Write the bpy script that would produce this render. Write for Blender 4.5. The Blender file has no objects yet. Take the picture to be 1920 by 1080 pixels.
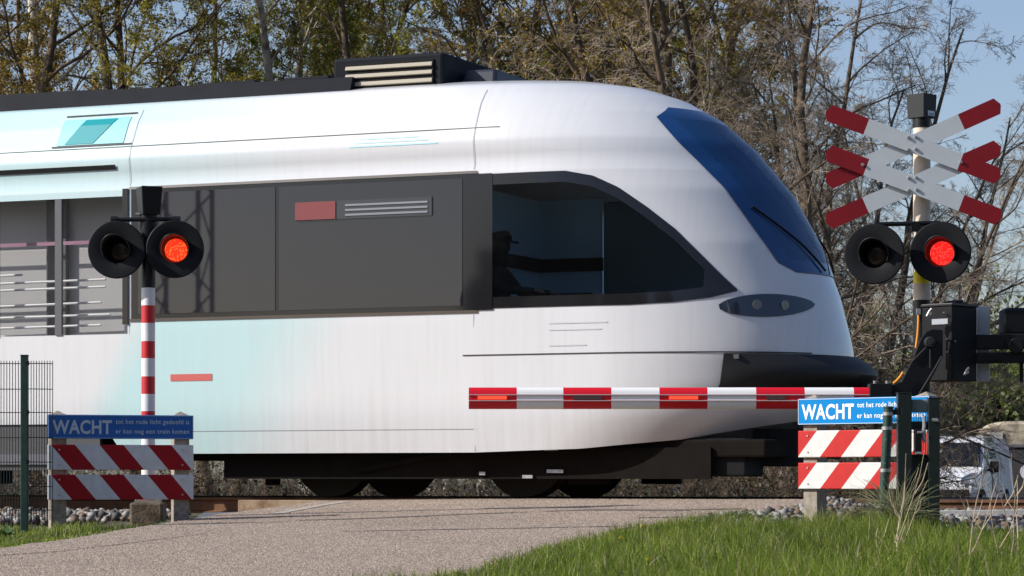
import bpy, bmesh, math, random
import numpy as np
from mathutils import Vector, Matrix

R = math.radians
scene = bpy.context.scene
COL = scene.collection
random.seed(7)

# ------------------------------------------------------------------ camera
F = 5333.0            # focal length in photo pixels (1920 wide)
HC = 0.16             # lens height above the rail head
HORIZON = 900.0
cam_data = bpy.data.cameras.new('camera')
cam = bpy.data.objects.new('camera', cam_data)
COL.objects.link(cam)
cam.location = (0, 0, HC)
cam.rotation_euler = (R(90), 0, 0)
cam_data.sensor_width = 36.0
cam_data.lens = 36.0 * F / 1920.0
cam_data.shift_y = (HORIZON - 540.0) / 1920.0
cam_data.clip_start = 0.5
cam_data.clip_end = 6000.0
cam_data.dof.use_dof = True
cam_data.dof.focus_distance = 22.6
cam_data.dof.aperture_fstop = 11.0
scene.camera = cam

# ------------------------------------------------------------------ light
SUN_AZ, SUN_EL = 11.0, 33.0
S = Vector((-math.cos(R(SUN_AZ)) * math.cos(R(SUN_EL)), -math.sin(R(SUN_AZ)) * math.cos(R(SUN_EL)), math.sin(R(SUN_EL))))
world = bpy.data.worlds.new('World')
scene.world = world
world.use_nodes = True
wn = world.node_tree
sky = wn.nodes.new('ShaderNodeTexSky')
sky.sky_type = 'NISHITA'
sky.sun_disc = False
sky.sun_elevation = R(SUN_EL)
sky.sun_rotation = math.atan2(S.x, S.y)
sky.air_density = 1.0
sky.dust_density = 1.3
sky.ozone_density = 1.8
bg = wn.nodes['Background']
bg.inputs['Strength'].default_value = 0.105
tintn = wn.nodes.new('ShaderNodeMix'); tintn.data_type = 'RGBA'; tintn.blend_type = 'MULTIPLY'; tintn.inputs[0].default_value = 1.0
tintn.inputs[7].default_value = (1.0, 0.97, 1.045, 1)
wn.links.new(sky.outputs[0], tintn.inputs[6]); wn.links.new(tintn.outputs[2], bg.inputs['Color'])
sun_data = bpy.data.lights.new('sun', 'SUN')
sun_data.energy = 4.7
sun_data.angle = R(0.5)
sun_data.color = (1.0, 0.955, 0.89)
sun = bpy.data.objects.new('sun', sun_data)
sun.rotation_euler = S.to_track_quat('Z', 'Y').to_euler()
sun.location = (-20, -5, 20)
COL.objects.link(sun)
scene.view_settings.view_transform = 'Standard'
scene.view_settings.look = 'None'
scene.view_settings.exposure = 0.35
scene.view_settings.gamma = 1.0
scene.cycles.max_bounces = 8
scene.cycles.transparent_max_bounces = 12

# ------------------------------------------------------------------ helpers
def P(px, py, Y):
    """world point seen at photo pixel (px, py) when it stands Y metres away"""
    return Vector(((px - 960.0) / F * Y, Y, HC + (HORIZON - py) / F * Y))

class MB:
    def __init__(s):
        s.v = []; s.f = []; s.m = []
    def face(s, pts, m=0):
        b = len(s.v); s.v += [tuple(p) for p in pts]; s.f.append(tuple(range(b, b + len(pts)))); s.m.append(m)
    def box(s, c, d, rot=None, m=0, taper=1.0):
        b = len(s.v); c = Vector(c)
        for dz in (-1, 1):
            k = taper if dz > 0 else 1.0
            for dx, dy in ((-1, -1), (1, -1), (1, 1), (-1, 1)):
                p = Vector((dx * d[0] / 2 * k, dy * d[1] / 2 * k, dz * d[2] / 2))
                if rot is not None: p = rot @ p
                s.v.append(tuple(c + p))
        for q in ((0, 3, 2, 1), (4, 5, 6, 7), (0, 1, 5, 4), (1, 2, 6, 5), (2, 3, 7, 6), (3, 0, 4, 7)):
            s.f.append(tuple(b + i for i in q)); s.m.append(m)
    def tube(s, pts, radii, n=12, m=0, cap=True):
        pts = [Vector(p) for p in pts]
        if not hasattr(radii, '__len__'): radii = [radii] * len(pts)
        b = len(s.v)
        prev = None
        for i, p in enumerate(pts):
            t = (pts[min(i + 1, len(pts) - 1)] - pts[max(i - 1, 0)]).normalized()
            if prev is None:
                a = Vector((0, 0, 1)) if abs(t.z) < 0.9 else Vector((1, 0, 0))
                u = t.cross(a).normalized()
            else:
                u = (prev - t * prev.dot(t)).normalized()
            prev = u
            w = t.cross(u)
            for k in range(n):
                a = 2 * math.pi * k / n
                s.v.append(tuple(p + (u * math.cos(a) + w * math.sin(a)) * radii[i]))
        for i in range(len(pts) - 1):
            for k in range(n):
                k2 = (k + 1) % n
                s.f.append((b + i * n + k, b + i * n + k2, b + (i + 1) * n + k2, b + (i + 1) * n + k)); s.m.append(m)
        if cap:
            s.f.append(tuple(b + k for k in reversed(range(n)))); s.m.append(m)
            e = b + (len(pts) - 1) * n
            s.f.append(tuple(e + k for k in range(n))); s.m.append(m)
    def prism(s, pts, ext, m=0):
        """closed outline (list of points in one plane) pushed along the vector ext"""
        ext = Vector(ext); b = len(s.v); n = len(pts)
        s.v += [tuple(Vector(p)) for p in pts] + [tuple(Vector(p) + ext) for p in pts]
        s.f.append(tuple(b + i for i in range(n))); s.m.append(m)
        s.f.append(tuple(b + n + i for i in reversed(range(n)))); s.m.append(m)
        for i in range(n):
            j = (i + 1) % n
            s.f.append((b + i, b + n + i, b + n + j, b + j)); s.m.append(m)
    def grid(s, G, m=0, mat=None, skip=None):
        """G[i][j] points"""
        b = len(s.v); ni = len(G); nj = len(G[0])
        for row in G: s.v += [tuple(p) for p in row]
        for i in range(ni - 1):
            for j in range(nj - 1):
                if skip and skip(i, j): continue
                s.f.append((b + i * nj + j, b + i * nj + j + 1, b + (i + 1) * nj + j + 1, b + (i + 1) * nj + j))
                s.m.append(mat(i, j) if mat else m)
    def build(s, name, mats, parent=None, smooth=False, bevel=0.0, normals=True):
        me = bpy.data.meshes.new(name)
        me.from_pydata(s.v, [], s.f)
        if not isinstance(mats, (list, tuple)): mats = [mats]
        for mt in mats: me.materials.append(mt)
        me.polygons.foreach_set('material_index', s.m)
        if normals:
            bm = bmesh.new(); bm.from_mesh(me)
            bmesh.ops.remove_doubles(bm, verts=bm.verts, dist=0.00005)
            bmesh.ops.recalc_face_normals(bm, faces=bm.faces)
            bm.to_mesh(me); bm.free()
        return link(name, me, parent, smooth, bevel)

def link(name, me, parent=None, smooth=False, bevel=0.0):
    o = bpy.data.objects.new(name, me)
    COL.objects.link(o)
    if smooth:
        for p in me.polygons: p.use_smooth = True
        try: me.set_sharp_from_angle(angle=R(38))
        except Exception: pass
    if bevel > 0:
        b = o.modifiers.new('bevel', 'BEVEL'); b.width = bevel; b.segments = 2; b.limit_method = 'ANGLE'; b.angle_limit = R(40)
    if parent is not None:
        o.parent = parent
        if parent.get('_world'):
            o.matrix_parent_inverse = Matrix.Translation(parent.location).inverted()
    return o

def sub(o, parent):
    """parent o, whose mesh is written in the same coordinates as parent's"""
    o.parent = parent
    return o

def tag(o, label=None, cat=None, group=None, kind=None):
    if label: o['label'] = label
    if cat: o['category'] = cat
    if group: o['group'] = group
    if kind: o['kind'] = kind
    return o

def thing(name, label, cat, loc, group=None, rz=0.0, world_mesh=True):
    """Empty at the thing's base; children's meshes are written in world space when world_mesh"""
    o = bpy.data.objects.new(name, None); COL.objects.link(o)
    o.location = loc; o.rotation_euler = (0, 0, rz); o.empty_display_size = 0.2
    tag(o, label, cat, group)
    if world_mesh: o['_world'] = 1
    return o

def np_mesh(name, V, Fq, mats, mi=None):
    """V (n,3), Fq (m,4) or (m,3)"""
    me = bpy.data.meshes.new(name)
    V = np.ascontiguousarray(V, dtype=np.float32); Fq = np.ascontiguousarray(Fq, dtype=np.int32)
    k = Fq.shape[1]
    me.vertices.add(len(V)); me.vertices.foreach_set('co', V.ravel())
    me.loops.add(Fq.size); me.loops.foreach_set('vertex_index', Fq.ravel())
    me.polygons.add(len(Fq)); me.polygons.foreach_set('loop_start', np.arange(0, Fq.size, k, dtype=np.int32))
    me.polygons.foreach_set('loop_total', np.full(len(Fq), k, dtype=np.int32))
    if not isinstance(mats, (list, tuple)): mats = [mats]
    for m in mats: me.materials.append(m)
    if mi is not None: me.polygons.foreach_set('material_index', np.ascontiguousarray(mi, dtype=np.int32))
    me.update(calc_edges=True)
    return me

# ------------------------------------------------------------------ materials
def mat(name, color, rough=0.6, metal=0.0, var=0.0, scale=8.0, color2=None, bump=0.0, bscale=None, coat=0.0, spec=None,
        emit=None, estr=0.0, detail=6.0, lo=0.35, hi=0.65, coord='Object'):
    m = bpy.data.materials.new(name); m.use_nodes = True
    nt = m.node_tree; b = nt.nodes['Principled BSDF']
    b.inputs['Base Color'].default_value = (*color, 1); b.inputs['Roughness'].default_value = rough
    b.inputs['Metallic'].default_value = metal
    if coat: b.inputs['Coat Weight'].default_value = coat; b.inputs['Coat Roughness'].default_value = 0.05
    if spec is not None: b.inputs['Specular IOR Level'].default_value = spec
    if emit: b.inputs['Emission Color'].default_value = (*emit, 1); b.inputs['Emission Strength'].default_value = estr
    if var > 0 or color2 or bump > 0:
        tc = nt.nodes.new('ShaderNodeTexCoord')
        nz = nt.nodes.new('ShaderNodeTexNoise'); nz.inputs['Scale'].default_value = scale; nz.inputs['Detail'].default_value = detail
        nz.inputs['Roughness'].default_value = 0.65
        nt.links.new(tc.outputs[coord], nz.inputs['Vector'])
        if var > 0 or color2:
            cr = nt.nodes.new('ShaderNodeValToRGB')
            cr.color_ramp.elements[0].position = lo; cr.color_ramp.elements[1].position = hi
            c2 = color2 or tuple(c * (1 - var) for c in color)
            cr.color_ramp.elements[0].color = (*c2, 1); cr.color_ramp.elements[1].color = (*color, 1)
            nt.links.new(nz.outputs['Fac'], cr.inputs['Fac']); nt.links.new(cr.outputs['Color'], b.inputs['Base Color'])
        if bump > 0:
            nb = nz
            if bscale:
                nb = nt.nodes.new('ShaderNodeTexNoise'); nb.inputs['Scale'].default_value = bscale; nb.inputs['Detail'].default_value = 4
                nt.links.new(tc.outputs[coord], nb.inputs['Vector'])
            bp = nt.nodes.new('ShaderNodeBump'); bp.inputs['Strength'].default_value = 1.0; bp.inputs['Distance'].default_value = bump
            nt.links.new(nb.outputs['Fac'], bp.inputs['Height']); nt.links.new(bp.outputs['Normal'], b.inputs['Normal'])
    return m

def leaf_mat(name, c1, c2, trans=0.35, scale=1.5):
    m = bpy.data.materials.new(name); m.use_nodes = True
    nt = m.node_tree; out = nt.nodes['Material Output']; b = nt.nodes['Principled BSDF']
    b.inputs['Roughness'].default_value = 0.55
    tc = nt.nodes.new('ShaderNodeTexCoord'); nz = nt.nodes.new('ShaderNodeTexNoise'); nz.inputs['Scale'].default_value = scale
    nz.inputs['Detail'].default_value = 8; nz.inputs['Roughness'].default_value = 0.8
    cr = nt.nodes.new('ShaderNodeValToRGB'); cr.color_ramp.elements[0].position = 0.38; cr.color_ramp.elements[1].position = 0.62
    cr.color_ramp.elements[0].color = (*c1, 1); cr.color_ramp.elements[1].color = (*c2, 1)
    tr = nt.nodes.new('ShaderNodeBsdfTranslucent'); mx = nt.nodes.new('ShaderNodeMixShader'); mx.inputs['Fac'].default_value = trans
    L = nt.links
    L.new(tc.outputs['Object'], nz.inputs['Vector']); L.new(nz.outputs['Fac'], cr.inputs['Fac'])
    L.new(cr.outputs['Color'], b.inputs['Base Color']); L.new(cr.outputs['Color'], tr.inputs['Color'])
    L.new(b.outputs[0], mx.inputs[1]); L.new(tr.outputs[0], mx.inputs[2]); L.new(mx.outputs[0], out.inputs['Surface'])
    return m

def M_(nt, op, a, b=None, c=None):
    n = nt.nodes.new('ShaderNodeMath'); n.operation = op
    for i, v in enumerate((a, b, c)):
        if v is None: continue
        if isinstance(v, (int, float)): n.inputs[i].default_value = v
        else: nt.links.new(v, n.inputs[i])
    return n.outputs[0]

def mixc(nt, f, a, b):
    n = nt.nodes.new('ShaderNodeMix'); n.data_type = 'RGBA'
    if isinstance(f, (int, float)): n.inputs[0].default_value = f
    else: nt.links.new(f, n.inputs[0])
    for i, v in ((6, a), (7, b)):
        if isinstance(v, tuple): n.inputs[i].default_value = (*v, 1)
        else: nt.links.new(v, n.inputs[i])
    return n.outputs[2]

black = mat('black_enamel', (0.006, 0.0065, 0.008), 0.42, var=0.3, scale=20, spec=0.35)
black_matt = mat('black_matt', (0.006, 0.006, 0.007), 0.75, spec=0.2)
dark_grey = mat('dark_grey_paint', (0.018, 0.019, 0.022), 0.5, var=0.25, scale=10)
galv = mat('galvanised_steel', (0.42, 0.43, 0.44), 0.45, metal=0.6, var=0.3, scale=30)
bolt_m = mat('bolt_steel', (0.45, 0.44, 0.42), 0.4, metal=0.7)
white_p = mat('white_reflective', (0.72, 0.73, 0.74), 0.45, var=0.08, scale=5)
beige_pole = mat('beige_pole_paint', (0.66, 0.55, 0.43), 0.55, var=0.12, scale=9)
red_p = mat('red_reflective', (0.50, 0.012, 0.018), 0.42, var=0.12, scale=6)
yellow_p = mat('yellow_band', (0.80, 0.70, 0.02), 0.5)
concrete = mat('concrete', (0.36, 0.32, 0.27), 0.92, color2=(0.17, 0.145, 0.11), scale=22, bump=0.004, bscale=90, lo=0.3, hi=0.7)
concrete_dark = mat('weathered_concrete', (0.17, 0.135, 0.10), 0.95, color2=(0.06, 0.045, 0.03), scale=12, bump=0.006, bscale=50)
green_post = mat('green_coated_steel', (0.012, 0.045, 0.035), 0.42, var=0.35, scale=25)
green_wire = mat('dark_green_wire', (0.010, 0.022, 0.018), 0.5)
rust = mat('rusty_rail', (0.17, 0.075, 0.035), 0.85, color2=(0.06, 0.028, 0.016), scale=3, bump=0.002, bscale=60)
rail_top = mat('rail_head_steel', (0.03, 0.034, 0.045), 0.30, metal=0.7, var=0.3, scale=3)
orange_c = mat('orange_cable', (0.85, 0.30, 0.02), 0.5)

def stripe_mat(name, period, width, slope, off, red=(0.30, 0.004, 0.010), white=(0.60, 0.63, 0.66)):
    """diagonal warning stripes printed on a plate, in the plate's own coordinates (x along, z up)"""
    m = bpy.data.materials.new(name); m.use_nodes = True; nt = m.node_tree; b = nt.nodes['Principled BSDF']
    b.inputs['Roughness'].default_value = 0.6; b.inputs['Specular IOR Level'].default_value = 0.25
    tc = nt.nodes.new('ShaderNodeTexCoord'); sp = nt.nodes.new('ShaderNodeSeparateXYZ'); nt.links.new(tc.outputs['Object'], sp.inputs[0])
    v = M_(nt, 'ADD', sp.outputs[0], M_(nt, 'MULTIPLY', sp.outputs[2], slope))
    v = M_(nt, 'MODULO', M_(nt, 'ADD', v, off + 50 * period), period)
    f = M_(nt, 'LESS_THAN', v, width)
    nz = nt.nodes.new('ShaderNodeTexNoise'); nz.inputs['Scale'].default_value = 14; nz.inputs['Detail'].default_value = 8
    nt.links.new(tc.outputs['Object'], nz.inputs['Vector'])
    dirt = M_(nt, 'MULTIPLY_ADD', nz.outputs['Fac'], 0.35, 0.78)
    c = mixc(nt, f, white, red)
    mul = nt.nodes.new('ShaderNodeMix'); mul.data_type = 'RGBA'; mul.blend_type = 'MULTIPLY'; mul.inputs[0].default_value = 1.0
    nt.links.new(c, mul.inputs[6]); nt.links.new(dirt, mul.inputs[7])
    nt.links.new(mul.outputs[2], b.inputs['Base Color'])
    return m

def led_mat(name, c, strength):
    m = bpy.data.materials.new(name); m.use_nodes = True; nt = m.node_tree; b = nt.nodes['Principled BSDF']
    tc = nt.nodes.new('ShaderNodeTexCoord'); vo = nt.nodes.new('ShaderNodeTexVoronoi'); vo.inputs['Scale'].default_value = 60
    nt.links.new(tc.outputs['Object'], vo.inputs['Vector'])
    cr = nt.nodes.new('ShaderNodeValToRGB')
    cr.color_ramp.elements[0].position = 0.0; cr.color_ramp.elements[0].color = (*[min(1, x * 1.0) for x in c[0]], 1)
    cr.color_ramp.elements[1].position = 0.55; cr.color_ramp.elements[1].color = (*c[1], 1)
    nt.links.new(vo.outputs['Distance'], cr.inputs['Fac'])
    b.inputs['Base Color'].default_value = (0.1, 0.004, 0.004, 1)
    nt.links.new(cr.outputs['Color'], b.inputs['Emission Color']); b.inputs['Emission Strength'].default_value = strength
    return m
led_left = led_mat('lit_red_lamp_glass', ((1.0, 0.22, 0.04), (0.95, 0.03, 0.01)), 1.1)
led_right = led_mat('lit_red_lamp_glass_deep', ((1.0, 0.10, 0.06), (0.85, 0.012, 0.012)), 1.0)
lens_off = mat('dark_red_lamp_glass', (0.018, 0.003, 0.003), 0.15)
lamp_strip = mat('lit_boom_lamp', (0.6, 0.05, 0.03), 0.4, emit=(1.0, 0.08, 0.03), estr=0.75)
lamp_strip_off = mat('unlit_boom_lamp', (0.07, 0.05, 0.05), 0.3)

# ------------------------------------------------------------------ the lie of the land
TH = R(23.33)
D = Vector((math.cos(TH), -math.sin(TH)))       # along the track, towards where the train goes
N = Vector((-math.sin(TH), -math.cos(TH)))      # square to the track, towards the camera
O = Vector((2.96, 25.92))                       # track centre at the train's nose

def to_track(X, Y):
    return (X - O.x) * D.x + (Y - O.y) * D.y, (X - O.x) * N.x + (Y - O.y) * N.y
def from_track(s, w):
    return O.x + D.x * s + N.x * w, O.y + D.y * s + N.y * w
OFF_D = [-400, -60, -22, -9, -5, -3.2, -2.4, -1.5, 0.0, 0.5, 1.5, 3.0, 5.0, 8.0, 13.0, 60, 400]
OFF_Z = [-0.9, -0.9, -0.7, -0.55, -0.42, -0.2, -0.15, -0.14, -0.14, -0.14, -0.16, -0.19, -0.215, -0.262, -0.31, -0.4, -0.5]
ROAD_D = [-400, -60, -22, -9, -5, -2.5, -1.5, 0.0, 0.4, 2.0, 3.5, 5.0, 8.0, 13.0, 60, 400]
ROAD_Z = [-0.88, -0.88, -0.68, -0.5, -0.3, -0.06, -0.01, -0.012, -0.018, -0.065, -0.125, -0.19, -0.245, -0.295, -0.38, -0.48]

def z_road(X, Y):
    s, w = to_track(X, Y); return np.interp(w - 0.75, ROAD_D, ROAD_Z)
R_EDGE = [(-14, -60), (-2.8, 0), (-1.45, 8), (-0.17, 13.6), (0.25, 16.8), (0.84, 20.0), (1.40, 21.7), (2.1, 22.7), (2.45, 23.8), (2.7, 25.3)]
L_EDGE = [(-19, -60), (-6.8, 0), (-4.6, 8), (-3.5, 14), (-3.1, 17.6), (-2.92, 20), (-2.76, 22.2), (-2.38, 23.6), (-1.9, 25.2), (-1.75, 26.3)]
def edge_x(E, Y):
    return np.interp(Y, [p[1] for p in E], [p[0] for p in E])
def z_off(X, Y):
    s, w = to_track(X, Y); a = np.interp(w - 0.75, OFF_D, OFF_Z); b_ = z_road(X, Y)
    out = np.maximum(edge_x(L_EDGE, Y) - X, X - edge_x(R_EDGE, Y))
    t = np.clip(out / 0.8, 0, 1); t = np.where(w < 0.75, 1.0, t)
    return a * t + b_ * (1 - t)

# ground: one sheet to the horizon
def ground():
    ss = np.unique(np.concatenate([np.array([-3000, -1200, -500, -250, -120, -70, -45]), np.linspace(-30, 24, 90), np.array([35, 50, 80, 150, 300, 700, 1500, 3000])]))
    ws = np.unique(np.concatenate([np.array([-3000, -1500, -700, -300, -160, -100, -70, -50, -38, -30, -24]), np.linspace(-20, 26, 110), np.array([32, 40, 60, 100, 200, 500, 1200, 3000])]))
    Sg, Wg = np.meshgrid(ss, ws, indexing='ij')
    X = O.x + D.x * Sg + N.x * Wg; Y = O.y + D.y * Sg + N.y * Wg
    Z = np.where(Wg > 0.75, z_off(X, Y), np.minimum(np.interp(Wg - 0.75, OFF_D, OFF_Z), np.interp(Wg - 0.75, ROAD_D, ROAD_Z))) - 0.02
    near = (np.abs(Sg) < 30) & (Wg > 2) & (Wg < 25)
    Z = Z + np.where(near, -0.012 * (np.sin(X * 3.1 + 1) * np.cos(Y * 2.3)), 0) - np.where(near, 0.012, 0)
    V = np.stack([X, Y, Z], -1).reshape(-1, 3)
    ni, nj = Sg.shape
    i, j = np.meshgrid(np.arange(ni - 1), np.arange(nj - 1), indexing='ij')
    a = (i * nj + j).ravel()
    Fq = np.stack([a, a + nj, a + nj + 1, a + 1], -1)
    m = mat('soil_and_grass_ground', (0.075, 0.070, 0.035), 0.95, color2=(0.045, 0.033, 0.020), scale=1.7, bump=0.02, bscale=25, lo=0.4, hi=0.6)
    o = link('ground', np_mesh('ground', V, Fq, m)); tag(o, kind='structure')
ground()

def chippings():
    rng = np.random.default_rng(77); n = 230000
    Y = 11.0 + (26.0 - 11.0) * rng.uniform(0, 1, n) ** 0.8
    x0 = np.maximum(edge_x(L_EDGE, Y), -0.19 * Y); x1 = edge_x(R_EDGE, Y); X = x0 + (x1 - x0) * rng.uniform(0, 1, n)
    s, w = to_track(X, Y); keep = w > 0.9; X, Y = X[keep], Y[keep]; n = len(X); Z = z_road(X, Y) + 0.003
    c = np.stack([X, Y, Z], -1); r = rng.uniform(0.0035, 0.0075, (n, 1))
    a0 = rng.uniform(0, 6.28, n); V = np.zeros((n, 5, 3))
    for k in range(4):
        a = a0 + k * 1.57 + rng.uniform(-.3, .3, n); V[:, k] = c + np.stack([np.cos(a), np.sin(a), np.zeros(n)], -1) * r
    V[:, 4] = c + np.stack([rng.uniform(-.3, .3, n), rng.uniform(-.3, .3, n), rng.uniform(.6, 1.3, n)], -1) * r * 0.8
    T = (np.arange(n) * 5)[:, None, None] + np.array([(0, 1, 4), (1, 2, 4), (2, 3, 4), (3, 0, 4)])[None]
    mi = np.repeat(rng.integers(0, 4, n), 4)
    cols = [(0.34, 0.275, 0.22), (0.25, 0.20, 0.16), (0.18, 0.14, 0.115), (0.41, 0.335, 0.27)]
    ms = [mat('chipping', c_, 0.9) for c_ in cols]
    o = link('road_chippings', np_mesh('road_chippings', V.reshape(-1, 3), T.reshape(-1, 3), ms, mi)); tag(o, kind='stuff')
chippings()

def asphalt():
    m = bpy.data.materials.new('worn_asphalt'); m.use_nodes = True; nt = m.node_tree; b = nt.nodes['Principled BSDF']
    b.inputs['Roughness'].default_value = 0.9
    tc = nt.nodes.new('ShaderNodeTexCoord'); L = nt.links
    def noise(s, d=5, r=0.6):
        n = nt.nodes.new('ShaderNodeTexNoise'); n.inputs['Scale'].default_value = s; n.inputs['Detail'].default_value = d
        n.inputs['Roughness'].default_value = r; L.new(tc.outputs['Object'], n.inputs['Vector']); return n.outputs['Fac']
    def ramp(f, a, b_, c1, c2):
        cr = nt.nodes.new('ShaderNodeValToRGB'); cr.color_ramp.elements[0].position = a; cr.color_ramp.elements[1].position = b_
        cr.color_ramp.elements[0].color = (*c1, 1); cr.color_ramp.elements[1].color = (*c2, 1); L.new(f, cr.inputs['Fac']); return cr.outputs['Color']
    vo = nt.nodes.new('ShaderNodeTexVoronoi'); vo.inputs['Scale'].default_value = 38; L.new(tc.outputs['Object'], vo.inputs['Vector'])
    agg = ramp(vo.outputs['Color'], 0.15, 0.85, (0.12, 0.095, 0.078), (0.44, 0.355, 0.285))
    big = ramp(noise(0.9, 6), 0.36, 0.62, (0.62, 0.56, 0.53), (1.0, 0.97, 0.94))
    mul = nt.nodes.new('ShaderNodeMix'); mul.data_type = 'RGBA'; mul.blend_type = 'MULTIPLY'; mul.inputs[0].default_value = 1.0
    L.new(agg, mul.inputs[6]); L.new(big, mul.inputs[7])
    # darker lines wandering roughly along the track
    sp = nt.nodes.new('ShaderNodeSeparateXYZ'); L.new(tc.outputs['Object'], sp.inputs[0])
    w = M_(nt, 'ADD', M_(nt, 'MULTIPLY', M_(nt, 'SUBTRACT', sp.outputs[0], O.x), N.x), M_(nt, 'MULTIPLY', M_(nt, 'SUBTRACT', sp.outputs[1], O.y), N.y))
    s_ = M_(nt, 'ADD', M_(nt, 'MULTIPLY', M_(nt, 'SUBTRACT', sp.outputs[0], O.x), D.x), M_(nt, 'MULTIPLY', M_(nt, 'SUBTRACT', sp.outputs[1], O.y), D.y))
    wob = M_(nt, 'MULTIPLY_ADD', noise(0.7, 3), 0.5, -0.25)
    ww = M_(nt, 'ADD', w, wob)
    col = mul.outputs[2]
    tint = M_(nt, 'SMOOTH_MIN', M_(nt, 'MULTIPLY', M_(nt, 'MAXIMUM', M_(nt, 'SUBTRACT', 5.6, w), 0.0), 0.35), 1.0, 0.3)
    mul2 = nt.nodes.new('ShaderNodeMix'); mul2.data_type = 'RGBA'; mul2.blend_type = 'MULTIPLY'
    L.new(M_(nt, 'MULTIPLY', tint, 0.8), mul2.inputs[0]); L.new(col, mul2.inputs[6]); mul2.inputs[7].default_value = (1.12, 1.0, 0.82, 1)
    col = mul2.outputs[2]
    for pos, slope, half in ((4.0, 0.0, 0.035), (6.1, 0.05, 0.03), (7.6, -0.02, 0.02)):
        dd = M_(nt, 'ABSOLUTE', M_(nt, 'SUBTRACT', M_(nt, 'ADD', ww, M_(nt, 'MULTIPLY', s_, slope)), pos))
        wid = M_(nt, 'MULTIPLY_ADD', noise(1.3, 2), half * 4, -half)
        f = M_(nt, 'MULTIPLY', M_(nt, 'LESS_THAN', dd, wid), 0.75)
        col = mixc(nt, f, col, (0.055, 0.05, 0.052))
    L.new(col, b.inputs['Base Color'])
    bp = nt.nodes.new('ShaderNodeBump'); bp.inputs['Distance'].default_value = 0.006; L.new(vo.outputs['Distance'], bp.inputs['Height'])
    L.new(bp.outputs['Normal'], b.inputs['Normal'])
    return m
ASPH = asphalt()

def road():
    mb = MB()
    ys = np.unique(np.concatenate([[-60, -40, -20, -8, 0, 4], np.linspace(7, 26.2, 220)]))
    rows = []
    nx = 26
    for y in ys:
        row = []
        x0, x1 = edge_x(L_EDGE, y), edge_x(R_EDGE, y)
        rag = 0.04 * math.sin(y * 2.3) + 0.022 * math.sin(y * 7.1 + 1) + 0.014 * math.sin(y * 17.7)
        for k in range(nx + 1):
            x = x0 + rag + (x1 + rag * 0.8 - x0) * k / nx
            s, w = to_track(x, y)
            yy = y
            if w - 0.75 < 0.09:     # never past the near rail: slide back along the road
                over = 0.09 - (w - 0.75); x += N.x * over; yy = y + N.y * over
            row.append((x, yy, float(z_road(x, yy)) + 0.004))
        a, e = row[0], row[-1]
        row = [(a[0] - 0.02, a[1], a[2] - 0.16)] + row + [(e[0] + 0.02, e[1], e[2] - 0.16)]
        rows.append(row)
    mb.grid(rows)
    # the piece right of the bend, up to the rail
    o = mb.build('road', ASPH, smooth=False, normals=False); tag(o, kind='structure')
    # road beyond the track
    mb = MB(); rows = []
    for w in (-0.85, -1.6, -2.5, -3.5, -5, -9, -22, -60):
        row = []
        for k in range(9):
            x, y = from_track(-5.1 + 5.4 * k / 8, w)
            row.append((x, y, float(z_road(x, y)) + 0.004))
        rows.append(row)
    mb.grid(rows)
    o = mb.build('road_beyond_track', ASPH, normals=False); tag(o, kind='structure')
    # rubber and concrete panels between the rails
    mb = MB(); rows = []
    for w in (0.66, 0.0, -0.66):
        rows.append([(*from_track(-5.1 + 5.4 * k / 8, w), -0.012) for k in range(9)])
    mb.grid(rows)
    o = mb.build('crossing_deck', mat('dark_rubber_deck', (0.05, 0.05, 0.05), 0.8, var=0.3), normals=False); tag(o, kind='structure')
    # faded white marking on the ramp
    mb = MB()
    def strip(pts, wd):
        for (a, b_) in zip(pts[:-1], pts[1:]):
            n = 6
            for k in range(n):
                q = []
                for t, sgn in ((k / n, -1), (k / n, 1), ((k + 1) / n, 1), ((k + 1) / n, -1)):
                    x = a[0] + (b_[0] - a[0]) * t + sgn * wd / 2; y = a[1] + (b_[1] - a[1]) * t
                    q.append((x, y, float(z_road(x, y)) + 0.009))
                mb.face(q)
    strip([(-1.95, 23.4), (-1.5, 25.7)], 0.10)
    o = mb.build('road_marking', mat('faded_white_line', (0.44, 0.40, 0.35), 0.9, color2=(0.24, 0.20, 0.17), scale=30), normals=False); tag(o, kind='structure')
road()

def dark_bands():  # thin darker bands laid over the road surface
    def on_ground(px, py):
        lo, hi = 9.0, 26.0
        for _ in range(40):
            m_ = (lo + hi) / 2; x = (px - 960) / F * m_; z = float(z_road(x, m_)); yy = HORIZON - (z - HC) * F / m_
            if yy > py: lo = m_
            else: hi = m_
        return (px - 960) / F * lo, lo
    m = mat('dark_band', (0.17, 0.135, 0.115), 0.9, color2=(0.07, 0.056, 0.05), scale=30, lo=0.3, hi=0.7)
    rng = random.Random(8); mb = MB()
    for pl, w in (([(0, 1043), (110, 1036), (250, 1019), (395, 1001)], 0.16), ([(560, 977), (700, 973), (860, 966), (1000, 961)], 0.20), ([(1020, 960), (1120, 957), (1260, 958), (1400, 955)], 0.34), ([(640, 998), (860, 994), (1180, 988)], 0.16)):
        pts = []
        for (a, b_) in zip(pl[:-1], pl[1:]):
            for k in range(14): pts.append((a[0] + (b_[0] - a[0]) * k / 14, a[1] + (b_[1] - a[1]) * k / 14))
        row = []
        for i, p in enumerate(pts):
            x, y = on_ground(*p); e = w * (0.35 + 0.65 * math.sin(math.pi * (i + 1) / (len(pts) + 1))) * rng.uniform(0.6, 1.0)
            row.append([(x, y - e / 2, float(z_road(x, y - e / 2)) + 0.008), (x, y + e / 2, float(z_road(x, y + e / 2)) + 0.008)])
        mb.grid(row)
    o = mb.build('road_dark_band', m, normals=False); tag(o, kind='structure')
dark_bands()

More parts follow.
